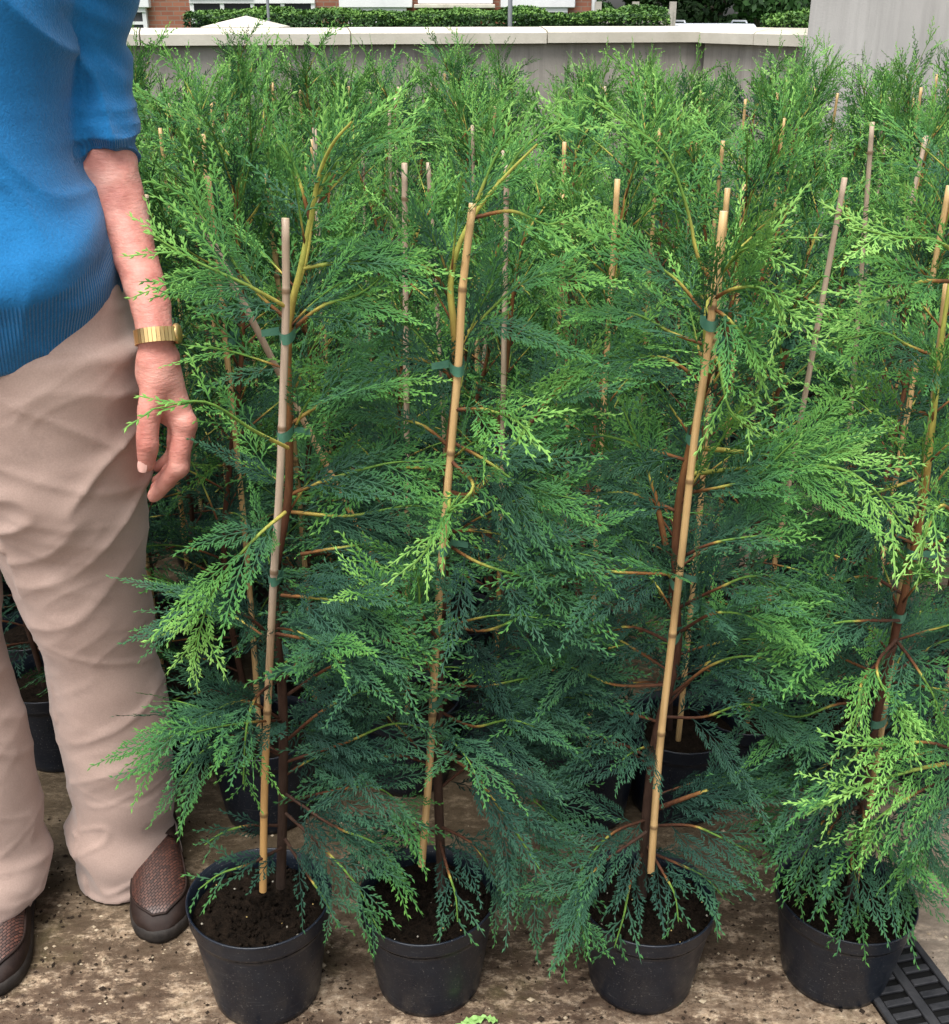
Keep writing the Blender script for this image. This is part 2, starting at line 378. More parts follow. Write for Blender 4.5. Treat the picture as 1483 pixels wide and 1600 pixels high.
leaf_g = NM('hedge_leaf', .6, .3); t_ = leaf_g.attr('tint')
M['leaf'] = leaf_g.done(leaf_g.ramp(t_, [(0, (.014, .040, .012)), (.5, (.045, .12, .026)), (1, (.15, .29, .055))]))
def leaf_cloud(C, Nn, size, tint, rng):
    "quads of leaf size at points C facing around normals Nn"
    n = len(C); r = rng.normal(0, 1, (n, 3)); nn = Nn + r*.6; nn /= np.linalg.norm(nn, axis=1, keepdims=True)
    u = np.cross(nn, rng.normal(0, 1, (n, 3))); u /= np.linalg.norm(u, axis=1, keepdims=True); v_ = np.cross(nn, u)
    s = (size*(.6+.8*rng.random(n)))[:, None]
    V = np.stack((C-u*s, C+v_*s*.55, C+u*s, C-v_*s*.55), 1).reshape(-1, 3)
    return V, np.arange(4*n).reshape(n, 4), np.repeat(tint, 4)
def hedge(name, x0, x1, y0, y1, z0, z1, n, label, seed, light=.0):
    rng = np.random.default_rng(seed); root = empty(name, ((x0+x1)/2, (y0+y1)/2, z0)); cx, cy = (x0+x1)/2, (y0+y1)/2
    U = rng.random(n); A_ = rng.random(n)
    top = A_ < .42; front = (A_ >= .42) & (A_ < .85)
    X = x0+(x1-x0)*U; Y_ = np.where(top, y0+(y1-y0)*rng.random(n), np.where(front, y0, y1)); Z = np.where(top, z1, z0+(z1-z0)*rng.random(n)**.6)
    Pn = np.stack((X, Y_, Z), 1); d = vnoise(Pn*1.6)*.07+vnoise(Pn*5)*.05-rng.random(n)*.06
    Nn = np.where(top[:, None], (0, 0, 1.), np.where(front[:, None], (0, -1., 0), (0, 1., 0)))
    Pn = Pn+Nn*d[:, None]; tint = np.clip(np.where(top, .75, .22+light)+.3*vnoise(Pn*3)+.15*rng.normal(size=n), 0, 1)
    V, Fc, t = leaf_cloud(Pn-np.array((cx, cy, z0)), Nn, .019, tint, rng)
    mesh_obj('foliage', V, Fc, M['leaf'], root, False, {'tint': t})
    m = MB(); m.box(x0-cx+.08, x1-cx-.08, y0-cy+.09, y1-cy-.09, 0, z1-z0-.1); ob = m.build('twiggy_core', M['hedge_core'], root, False)
    tag(root, label, 'hedge'); return root
M['hedge_core'] = mottled('hedge_core', (.006, .014, .005), (.02, .04, .012), 30)
YG = 14.0
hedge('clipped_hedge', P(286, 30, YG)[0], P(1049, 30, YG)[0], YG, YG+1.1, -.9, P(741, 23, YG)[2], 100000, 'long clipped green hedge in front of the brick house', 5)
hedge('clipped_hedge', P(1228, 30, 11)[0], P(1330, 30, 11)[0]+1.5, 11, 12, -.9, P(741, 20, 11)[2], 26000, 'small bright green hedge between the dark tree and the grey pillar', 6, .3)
for px, r_, lab in ((797, .024, 'thin grey metal pole standing in front of the middle of the hedge'), (420, .016, 'slim grey pole beside the pyramid capped pier')):
    c_ = P(px, 30, 12.6)
    pr = empty('street_pole', (c_[0], 12.6, -.9)); m = MB(); m.tube([(0, 0, 0), (0, 0, 5.2)], [r_*1.0, r_*.9], 12); m.build('pole', M['metal'], pr)
    m = MB(); m.lathe([(r_*2.2, 0), (r_*2.2, .12), (r_*1.05, .16)], n=14); m.build('base_collar', M['metal'], pr)
    m = MB(); m.lathe([(r_*1.0, 5.2), (r_*1.2, 5.2), (r_*1.1, 5.24), (.001, 5.26)], n=14); m.build('end_cap', M['metal'], pr)
    tag(pr, lab, 'pole')
# pale fence beyond the hedge's right end
fr = empty('panel_fence', (P(935, 20, 19)[0], 19, -.9)); x1 = P(1052, 20, 19)[0]-P(935, 20, 19)[0]; M['fence'] = mottled('pale_fence_board', (.34, .31, .27), (.46, .43, .38), 12, .8, stretch=(1, 1, 8))
for i in range(12):
    m = MB(); m.box(x1/12*i+.004, x1/12*(i+1)-.004, 0, .025, .05, 2.18+.01*(i % 2)); m.build('board', M['fence'], fr, False)
for i in range(3):
    m = MB(); m.box(x1/2*i-.05, x1/2*i+.05, .03, .12, 0, 2.3); m.build('post', M['fence'], fr, False)
tag(fr, 'pale board fence beside the end of the brick house', 'fence')
# trees far right
M['bark'] = mottled('tree_bark', (.05, .04, .03), (.12, .10, .08), 20, .9, .6, .02)
def tree(x, y, h, w, n, label, seed, dark):
    rng = np.random.default_rng(seed); root = empty('broadleaf_tree', (x, y, -.9)); m = MB()
    tp = smooth_path([(0, 0, 0), (.05, 0, h*.25), (-.05, .05, h*.5), (0, 0, h*.85)], 10); m.tube(tp, np.linspace(.2, .05, 10), 10)
    cl = []
    for i in range(46):
        a = rng.random()*6.28; zz = h*(.12+.86*rng.random()); rr = w*math.sqrt(max(.05, 1-((zz/h-.45)/.58)**2))*(.45+.5*rng.random())
        c_ = np.array((rr*math.cos(a), rr*math.sin(a), zz)); cl.append(c_)
        if i < 16: m.tube(smooth_path([tp[min(9, int(zz/h*8))]*.9, c_*np.array((.5, .5, .9)), c_], 6), np.linspace(.06, .015, 6), 6)
    m.build('trunk', M['bark'], root)
    cl = np.array(cl); idx = rng.integers(0, len(cl), n); dd = rng.normal(0, 1, (n, 3)); dd /= np.linalg.norm(dd, axis=1, keepdims=True)
    R = w*.32*(.6+.5*rng.random(len(cl)))[idx]*(.7+.35*rng.random(n)); C = cl[idx]+dd*R[:, None]*np.array((1, 1, .75))
    tint = np.clip(dark+.25*dd[:, 2]*0+.25*vnoise(C*1.2)+.12*rng.normal(size=n), 0, 1)
    V, Fc, t = leaf_cloud(C, dd, .075, tint, rng); mesh_obj('crown', V, Fc, M['leaf'], root, False, {'tint': t}); tag(root, label, 'tree', 'trees beyond the wall')
tree(P(1110, 20, 27)[0], 27, 6.5, 2.0, 26000, 'dark broadleaf tree above the white car beyond the wall', 11, .15)
tree(P(1195, 20, 24)[0], 24, 6.0, 1.6, 24000, 'dense dark tree nearer the grey pillar beyond the wall', 12, .22)
tree(P(1010, 20, 34)[0], 34, 7.5, 2.2, 20000, 'tree standing behind the pale fence', 13, .25)
tree(P(1290, 20, 32)[0], 32, 7.0, 2.4, 20000, 'paler tree partly hidden by the grey pillar', 14, .5)
# car beyond the wall: only its roof shows
M['carpaint'] = NM('white_car_paint', .25, .6).done((.62, .66, .72)); M['tyre'] = NM('tyre_rubber', .8, .2).done((.02, .02, .02))
cc = P(1115, 40, 20); car = empty('parked_car', (cc[0], 20, -.9)); zr = P(1115, 37, 20)[2]+.9
m = MB()
def loft(m, secs, mat=0):
    n = len(secs[0]); V = [p for s_ in secs for p in s_]; Fc = [(i*n+k_, i*n+(k_+1) % n, (i+1)*n+(k_+1) % n, (i+1)*n+k_) for i in range(len(secs)-1) for k_ in range(n)]
    Fc += [tuple(range(n-1, -1, -1)), tuple((len(secs)-1)*n+k_ for k_ in range(n))]; m.add(V, Fc, mat)
def rr(y, hw, z0, z1, b=.08): return [(-hw+b, y, z0), (hw-b, y, z0), (hw, y, z0+b), (hw, y, z1-b), (hw-b, y, z1), (-hw+b, y, z1), (-hw, y, z1-b), (-hw, y, z0+b)]
loft(m, [rr(-2.0, .75, .3, .7), rr(-1.85, .84, .22, .85), rr(-.9, .86, .2, .95), rr(.9, .86, .2, 1.), rr(1.9, .82, .22, .95), rr(2.0, .76, .35, .8)])
m.build('body', M['carpaint'], car, True)
m = MB(); loft(m, [rr(-1.1, .72, .93, 1.0, .02), rr(-.5, .60, .93, zr-.06), rr(1.3, .60, .93, zr-.06), rr(1.75, .7, .93, 1.05, .03)]); m.build('window_glass', M['glass'], car, True)
m = MB(); loft(m, [rr(-.55, .58, zr-.08, zr-.04, .01), rr(-.3, .62, zr-.08, zr, .03), rr(1.1, .62, zr-.08, zr, .03), rr(1.35, .58, zr-.08, zr-.04, .01)]); rf_ = m.build('roof', M['carpaint'], car, True)
for s_ in (-1, 1):
    m = MB(); m.tube([(s_*.5, -.2, zr+.004), (s_*.5, -.1, zr+.04), (s_*.5, .9, zr+.04), (s_*.5, 1.0, zr+.004)], .014, 6); m.build('roof_rail', M['metal'], car)
    for yy in (-1.25, 1.25):
        m = MB(); m.tube([(s_*.70, yy, .31), (s_*.88, yy, .31)], .31, 20); w_ = m.build('wheel', M['tyre'], car); m = MB(); m.tube([(s_*.86, yy, .31), (s_*.89, yy, .31)], .19, 16); m.build('rim', M['metal'], w_)
tag(car, 'white car parked beyond the wall with only its roof showing', 'car')

# ------------------------------------------------------------------ cypress building kit
class Acc:
    def __init__(s): s.V = []; s.F = []; s.T = []; s.n = 0
    def add(s, V, Fc, T): s.V.append(V); s.F.append(Fc+s.n); s.T.append(T); s.n += len(V)
    def get(s): return np.concatenate(s.V), np.concatenate(s.F), np.concatenate(s.T)

def blades(p, d, l, w, t0, t1, rng):
    "folded leaf-twigs: p base, d unit dir, arrays"
    n = len(p); nz_ = np.zeros((n, 3)); nz_[:, 2] = 1
    nz_ += rng.normal(0, .16, (n, 3)); lat = np.cross(nz_, d); lat /= np.linalg.norm(lat, axis=1, keepdims=True)+1e-9
    up = np.cross(d, lat); l = l[:, None]; w = w[:, None]
    mid = p+d*l*.45
    V = np.stack((p, mid+lat*w*.5-up*w*.3, p+d*l, mid-lat*w*.5-up*w*.3), 1).reshape(-1, 3)
    i = np.arange(n)*4
    Fc = np.concatenate((np.stack((i, i+2, i+1), 1), np.stack((i, i+3, i+2), 1)))
    T = np.stack((t0, (t0+t1)/2, t1, (t0+t1)/2), 1).reshape(-1)
    return V, Fc, T

def make_frond(L, rng, coarse=1.0):
    p = []; d = []; l = []; w = []; a = []; b = []
    def put(P_, ang, ln, wd, ta, tb, zj=0.0):
        q = np.array((math.cos(ang), math.sin(ang), zj)); q /= np.linalg.norm(q)
        p.append(P_); d.append(q); l.append(ln); w.append(wd); a.append(ta); b.append(tb); return q
    nseg = max(2, int(L/.02)); ang = rng.normal(0, .04); pos = np.zeros(3); ax = [pos]; angs = [ang]; cv = rng.normal(0, .035)
    for i in range(nseg):
        q = put(pos, ang, L/nseg*1.2, .0024*(1-.4*i/nseg), .5*i/nseg, .5*(i+1)/nseg, rng.normal(0, .03)); pos = pos+q*L/nseg; ax.append(pos); ang += cv+rng.normal(0, .03); angs.append(ang)
    ax = np.array(ax); st = .0060*coarse; x = .008; sgn = 1
    wmax = min(.33*L, .043)*rng.uniform(.8, 1.15); op = math.radians(rng.uniform(28, 40))
    while x < L:
        u = x/L; f = u*nseg; i = min(nseg-1, int(f)); base = ax[i]+(ax[i+1]-ax[i])*(f-i); aa = angs[i]
        sl_ = wmax*min(1, .45+u/.35)*max(0.12, (1-u))**.8*rng.uniform(.75, 1.12)
        sa = aa+sgn*(op-.16*u+rng.normal(0, .05)); zj = rng.normal(0, .07)
        if sl_ < .010: put(base, sa, max(.007, sl_), .0024, .6*u, .75*u+.2, zj)
        else:
            q1 = put(base, sa, sl_*.6, .0019, .5*u, .5*u+.1, zj); mid = base+q1*sl_*.52; sa2 = sa-sgn*.18
            q2 = put(mid, sa2, sl_*.52, .0024, .5*u+.1, .75*u+.3, zj-.03)
            y = .005; s2 = sgn
            while y < sl_*.9:
                v_ = y/sl_; tb = base+q1*y if v_ < .52 else mid+q2*(y-sl_*.52); a0 = sa if v_ < .52 else sa2
                tl = min(.0105, .32*sl_)*(1-v_)**.5*rng.uniform(.8, 1.15)+.0026
                ta = a0+s2*(math.radians(25)+rng.normal(0, .06)); g = .5*u+.22*v_
                put(tb, ta, tl, .0021, g, g+.28, zj+rng.normal(0, .09)); y += .0030*coarse; s2 = -s2
        x += st*rng.uniform(.9, 1.1); sgn = -sgn
    return blades(np.array(p), np.array(d), np.array(l), np.array(w)*(.6+.4*coarse), np.array(a), np.array(b), rng)

FL = [.035, .055, .08, .11, .145, .18]
frng = np.random.default_rng(21)
FINE = [[make_frond(L, frng, 1.0) for _ in range(4)] for L in FL]
COARSE = [[make_frond(L, frng, 1.5) for _ in range(3)] for L in FL]

def place_frond(acc, base, dr, nrm, L, t0, tspan, droop, rng, lib):
    k_ = int(np.argmin([abs(L-q) for q in FL])); V, Fc, T = lib[k_][rng.integers(len(lib[k_]))]
    s = L/FL[k_]; x = dr/np.linalg.norm(dr); y = np.cross(nrm, x); y /= np.linalg.norm(y)+1e-9; z = np.cross(x, y)
    if rng.random() < .5: y = -y
    W_ = (V*s)@np.stack((x, y, z)); r2 = (V[:, 0]*s)**2
    W_[:, 2] -= droop*r2
    acc.add(W_+base, Fc, np.clip(t0+T*tspan, 0, 1))

def branch(acc, st, path, rng, r0=.0020, t0=.3, t1=.55, s0=.1, size=1.0, nrm=None, wood=(.1, .6), start=.08, lib=None, step=.020, droop=1.6, span=.42):
    "one branch: woody stem along path + alternate flat fronds"
    lib = lib or FINE; n = len(path); seg = np.linalg.norm(np.diff(path, axis=0), axis=1); cum = np.concatenate(([0], np.cumsum(seg))); Lb = cum[-1]
    rad = np.linspace(r0, .0007, n); V, Fc = tube_arrays(path, rad, 5); tu = np.linspace(0, 1, n); tt = np.repeat(np.where(tu < .32, wood[0]+(wood[1]-wood[0])*tu/.32, wood[1]+(1-wood[1])*np.clip((tu-.32)/.15, 0, 1)), 5)
    st.add(V, Fc, tt)
    T = np.gradient(path, axis=0); T /= np.linalg.norm(T, axis=1, keepdims=True)
    if nrm is None: nrm = np.array((0, 0, 1.))+rng.normal(0, .35, 3)
    x = start*Lb; sg = 1
    while x < Lb:
        u = x/Lb; i = min(n-2, int(np.searchsorted(cum, x)-1)); i = max(i, 0); f = (x-cum[i])/(seg[i]+1e-9); b = path[i]+(path[i+1]-path[i])*f; t = T[i]
        side = np.cross(nrm, t); side /= np.linalg.norm(side)+1e-9
        a = math.radians(rng.uniform(20, 42) if rng.random() < .7 else rng.uniform(4, 20)); d = t*math.cos(a)+side*sg*math.sin(a)+rng.normal(0, .10, 3)
        nn = nrm+rng.normal(0, .25, 3)
        L = size*(.128*(1-u)**.7*min(1, .6+2*u)+.058)*rng.uniform(.75, 1.15)
        b = b+nrm/np.linalg.norm(nrm)*.0025; place_frond(acc, b, d, nn, L, t0-.20+(t1-t0+.22)*min(1, u*1.25)+rng.normal(0, .035), span, droop, rng, lib); x += step*rng.uniform(.8, 1.25); sg = -sg  # inner fronds darker: old growth, plus shade between sprays painted into the tint
    place_frond(acc, path[-1]-T[-1]*.045, T[-1], nrm, size*.085, t1-.05, .52, droop, rng, lib)

def cane_obj(pts, r, parent, mat, seed):
    rng = np.random.default_rng(seed); path = smooth_path(pts, 60); cum = np.concatenate(([0], np.cumsum(np.linalg.norm(np.diff(path, axis=0), axis=1))))
    L = cum[-1]; nodes = []; x = rng.uniform(.05, .12)
    while x < L-.02: nodes.append(x); x += rng.uniform(.12, .20)
    # insert extra rings at the nodes
    xs = sorted(set(list(np.linspace(0, L, 40))+[n_+o for n_ in nodes for o in (-.004, -.0015, .0015, .004)])); xs = [q for q in xs if 0 <= q <= L]
    pp = np.stack([np.interp(xs, cum, path[:, c_]) for c_ in range(3)], 1); rad = []; at = []
    for q in xs:
        d = min([abs(q-n_) for n_ in nodes] or [1]); rad.append(r*(1-.18*q/L)*(1.14 if d < .003 else 1)); at.append(.8 if d < .003 else 0.)
    m = MB(); m.tube(pp, rad, 10, 0, False, np.array(at)); k_ = len(m.V)
    m.F.append(tuple(k_-10+i for i in range(10))); m.M.append(1)
    return m.build('cane', [mat, M['cane_cut']], parent, True, 'tint')

def tie_obj(c, u, r, parent, seed):
    "flat tape looped round cane and trunk; c centre, u unit vector from cane to trunk, r half extent"
    m = MB(); rng = np.random.default_rng(seed); n = 20; h = .0055; V = []; v = np.array((-u[1], u[0], 0.))
    tl = rng.normal(0, .15)
    for z in (-h, h):
        for k_ in range(n):
            a = 2*math.pi*k_/n; p = c+u*math.cos(a)*r+v*math.sin(a)*.0078; V.append(p+np.array((0, 0, z+tl*math.cos(a)*r)))
    Fc = [(k_, (k_+1) % n, n+(k_+1) % n, n+k_) for k_ in range(n)]; m.add(V, Fc)
    e = c-v*.008*np.sign(v[1] if v[1] else 1)+u*r*.2; sgn = 1 if rng.random() < .5 else -1
    m.add([e+(0, -.001, -h*.8), e+(0, -.001, h*.8), e+np.array((sgn*.018, -.006, h*.4)), e+np.array((sgn*.018, -.006, -h*.9))], [(0, 1, 2, 3)])
    return m.build('tie', M['tie'], parent, True)

RR, RH, RB = .0915, .160, .070     # pot rim radius, height, base radius
def pot_parts(parent, seed, detail=True, squash=(1, 1)):
    rng = np.random.default_rng(seed); ph = rng.random()*6.28; m = MB()
    wob = lambda t, z: .018*math.cos(2*(t-ph))*(z/RH)+.006*math.sin(3*t+ph)*(z/RH)
    prof = [(RB-.012, .004), (RB-.004, .0), (RB, .003), (RB+.0015, .012), (RB+.0165, RH-.036), (RB+.0175, RH-.027), (RR-.0015, RH-.0255), (RR-.0005, RH-.022), (RR, RH-.004), (RR+.0012, RH-.001), (RR, RH), (RR-.002, RH-.001), (RR-.003, RH-.022), (RB+.012, RH-.05), (RB, .02)]
    m.lathe(prof, n=56 if detail else 28, wob=wob)
    m.build('pot', M['pot'], parent)
    # soil
    R_ = RR-.004; n = 36 if detail else 14; V = [(0, 0, RH-.024)]; Fc = []; nr = 12 if detail else 4
    for i in range(1, nr+1):
        for k_ in range(n):
            t = 2*math.pi*k_/n; r = R_*i/nr*(1+wob(t, RH)); z = RH-.026+(.010*rng.normal() if i < nr and detail else 0)*.35-(.004 if i == nr else 0); V.append((r*math.cos(t), r*math.sin(t), z))
    for k_ in range(n): Fc.append((0, 1+k_, 1+(k_+1) % n))
    for i in range(nr-1):
        for k_ in range(n): Fc.append((1+i*n+k_, 1+(i+1)*n+k_, 1+(i+1)*n+(k_+1) % n, 1+i*n+(k_+1) % n))
    m = MB(); m.add(V, Fc)
    if detail:
        for j in range(360):
            r = R_*.96*math.sqrt(rng.random()); t = rng.random()*6.28; c_ = np.array((r*math.cos(t), r*math.sin(t), RH-.025)); q = rng.random()
            s_, mi = (.0014, 1) if q < .035 else ((.0020, 2) if q < .055 else (rng.uniform(.0015, .0045), 0))
            oc = [(1, 0, 0), (-1, 0, 0), (0, 1, 0), (0, -1, 0), (0, 0, 1), (0, 0, -1)]; jit = rng.uniform(.6, 1.3, 3) if mi != 1 else np.ones(3)
            m.add([c_+np.array(o_)*s_*jit for o_ in oc], [(0, 2, 4), (2, 1, 4), (1, 3, 4), (3, 0, 4), (2, 0, 5), (1, 2, 5), (3, 1, 5), (0, 3, 5)], mi)
    m.build('soil', [M['soil'], M['granule'], M['perlite']], parent, True)

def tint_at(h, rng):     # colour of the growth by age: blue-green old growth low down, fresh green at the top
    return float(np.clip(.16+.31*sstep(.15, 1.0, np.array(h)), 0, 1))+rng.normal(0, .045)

HAND_O = [None]
def fill_branches(acc, st, trunk, rng, n, lib, z_lo=.2, size=1.0, spread=1.0, avoid_front=False):
    zs = trunk[:, 2]
    for i in range(n):
        u = (i+.5)/n; z = z_lo+(zs.max()-z_lo)*(u**.92); j = int(np.argmin(abs(zs-z))); b = trunk[j]
        az = i*2.399+rng.normal(0, .3); h = (z-.15)/(zs.max()-.15)
        L = (.235-.12*h)*rng.uniform(.7, 1.2)*size*spread; el = math.radians(rng.uniform(5, 38)+40*h)
        d = np.array((math.cos(az)*math.cos(el), math.sin(az)*math.cos(el), math.sin(el)))
        if avoid_front and d[1] < 0 and h < .2: L *= .6
        dn = rng.uniform(.05, .38)*(1-.6*h)
        ts = np.linspace(0, 1, 9)[:, None]; path = b+d*L*ts+np.array((0, 0, -1.))*dn*L*ts**2.2+rng.normal(0, .006, 3)*ts
        if path[-1][2] < .12: path[:, 2] += (.12-path[-1][2])*ts[:, 0]
        if HAND_O[0] is not None:      # the man's hand hangs clear of the sprays
            w = path[-1]+HAND_O[0]; dz = w[1]*cp-(w[2]-CH)*sp; qx = 741.5+F*w[0]/dz; qy = 800-F*(w[1]*sp+(w[2]-CH)*cp)/dz
            if qx < 400 and 560 < qy < 850: path = b+(path-b)*.45
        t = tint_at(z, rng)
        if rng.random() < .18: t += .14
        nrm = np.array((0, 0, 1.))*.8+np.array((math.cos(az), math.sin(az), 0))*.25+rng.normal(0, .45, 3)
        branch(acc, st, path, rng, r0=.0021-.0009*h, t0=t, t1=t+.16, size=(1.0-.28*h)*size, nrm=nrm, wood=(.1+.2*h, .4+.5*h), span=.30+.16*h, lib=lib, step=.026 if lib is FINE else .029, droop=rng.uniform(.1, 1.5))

CAZ = {}
def generic_plant(seed, height=.93):
    "a staked cypress in a pot, at the origin; returns the root"
    rng = np.random.default_rng(seed); root = empty('potted_cypress')
    pot_parts(root, seed, False)
    la = rng.random()*6.28; ln = rng.uniform(.04, .12)
    tr = smooth_path([(rng.normal(0, .01), rng.normal(0, .01), RH-.03), (rng.normal(0, .015), rng.normal(0, .015), .45), (rng.normal(0, .02), rng.normal(0, .02), .8*height), (math.cos(la)*ln*.4, math.sin(la)*ln*.4, height), (math.cos(la)*ln, math.sin(la)*ln, height+.07)], 40)
    acc = Acc(); st = Acc()
    V, Fc = tube_arrays(tr, np.linspace(.0055, .0015, 40), 7); st.add(V, Fc, np.repeat(np.linspace(.05, .85, 40), 7))
    fill_branches(acc, st, tr, rng, 48, COARSE, .18)
    for q in range(2):
        az = rng.random()*6.28; b0 = tr[int(rng.integers(22, 30))]; e = b0+np.array((math.cos(az)*rng.uniform(.05, .13), math.sin(az)*rng.uniform(.05, .13), 0)); e[2] = tr[-1][2]+rng.uniform(-.10, .05)
        branch(acc, st, smooth_path([b0, b0*.45+e*.55+np.array((math.cos(az)*.02, math.sin(az)*.02, -.02)), e], 12), rng, r0=.0016, t0=.38, t1=.54, size=.62, nrm=np.array((rng.normal(), rng.normal()-.6, .4)), start=.1, lib=COARSE, droop=.2, wood=(.4, .9))
    top = tr[-12:]; branch(acc, st, top, rng, r0=.001, t0=.44, t1=.56, size=.62, nrm=np.array((rng.normal(), rng.normal()-.5, .3)), start=.1, lib=COARSE, droop=.3, wood=(.8, 1))
    branch(acc, st, tr[-18:]+rng.normal(0, .003, 3), rng, r0=.001, t0=.40, t1=.54, size=.7, nrm=np.array((rng.normal()-.8, rng.normal(), .3)), start=.05, lib=COARSE, droop=.3, wood=(.8, 1))
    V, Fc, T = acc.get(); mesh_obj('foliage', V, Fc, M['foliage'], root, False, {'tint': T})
    V, Fc, T = st.get(); mesh_obj('trunk', V, Fc, M['stem'], root, True, {'tint': T})
    a = rng.random()*6.28; zt_ = rng.uniform(.94, 1.03); lean = rng.normal(0, .02, 2); CAZ[seed-200] = (a, (math.cos(a)*.06+lean[0], math.sin(a)*.06+lean[1], zt_))
    cane_obj([(math.cos(a)*.02, math.sin(a)*.02, RH-.03), (math.cos(a)*.026+lean[0]*.5, math.sin(a)*.026+lean[1]*.5, .5), (math.cos(a)*.06+lean[0], math.sin(a)*.06+lean[1], zt_)], .0046, root, M['cane'] if rng.random() < .6 else M['cane_grey'], seed)
    for z in (.42, .78): 
        i = int(np.argmin(abs(tr[:, 2]-z))); tie_obj(tr[i]*.5+np.array((math.cos(a)*.018, math.sin(a)*.018, z))*.5, np.array((math.cos(a), math.sin(a), 0)), .017, root, seed+int(z*10))
    return root
def copy_tree(o, parent=None):
    c = o.copy(); COL.objects.link(c); c.parent = parent
    for ch in list(o.children): copy_tree(ch, c)
    return c

# ------------------------------------------------------------------ the four front plants, branch by branch
def front_plant(px, py, cane, trunk, ties, brs, seed, label, nfill, z_lo=.2, canemat='cane', squeeze=1.0, ph=1.0):
    rng = np.random.default_rng(seed)
    c = G(px, py, RH*ph); root = empty('potted_cypress', (c[0], c[1], 0)); o = np.array((c[0], c[1], 0.)); Y0 = c[1]
    pot_parts(root, seed, True)
    for ch in root.children: ch.scale = (1-.12*(1-ph), 1-.12*(1-ph), ph)
    W3 = lambda l: [P(q[0], q[1], Y0+(q[2] if len(q) > 2 else 0))-o for q in l]
    tr = smooth_path(W3(trunk), 60); HAND_O[0] = o; acc = Acc(); st = Acc()
    V, Fc = tube_arrays(tr, np.concatenate((np.linspace(.0066, .0036, 40), np.linspace(.0035, .0010, 20))), 9); st.add(V, Fc, np.repeat(np.clip(np.linspace(.0, 1.25, 60)**1.5, 0, .86), 9))
    fill_branches(acc, st, tr[:50], rng, nfill, FINE, z_lo, 1.0, squeeze, True)
    for b in brs:
        pts, t0, t1, sz = b[:4]; kw = b[4] if len(b) > 4 else {}
        path = smooth_path(W3(pts), 16); nrm = np.array(kw.get('n', (0, -.75, .65)), float)+rng.normal(0, .18, 3)
        branch(acc, st, path, rng, r0=kw.get('r', .0023), t0=t0, t1=t1, size=sz, nrm=nrm, wood=kw.get('wood', (.15, .4) if pts[0][1] > 850 else (.3, .8)), start=kw.get('start', .12)*.6, step=kw.get('step', .018), droop=kw.get('droop', .5))
    V, Fc, T = acc.get(); mesh_obj('foliage', V, Fc, M['foliage'], root, False, {'tint': T}); print('front foliage tris', len(Fc))
    V, Fc, T = st.get(); mesh_obj('trunk', V, Fc, M['stem'], root, True, {'tint': T})
    cp_ = np.array(W3(cane)); cane_obj(cp_, .0047, root, M[canemat], seed); cp_ = smooth_path(cp_, 60)
    for (ty,) in ties:
        # height of the tie from its row on the cane
        zc = min(range(60), key=lambda i: abs((lambda w: 800-F*((w[1]*sp+(w[2]-CH)*cp)/(w[1]*cp-(w[2]-CH)*sp)))(cp_[i]+o)-ty))
        a = cp_[zc]; j = int(np.argmin(abs(tr[:, 2]-a[2]))); b_ = tr[j]; u = b_-a; u[2] = 0; dd = np.linalg.norm(u); u = u/(dd+1e-9)
        tie_obj((a+b_)/2, u, min(dd/2+.007, .02), root, seed+ty)
    tag(root, label, 'potted conifer', 'tall conifers in black pots lined up in front'); return root

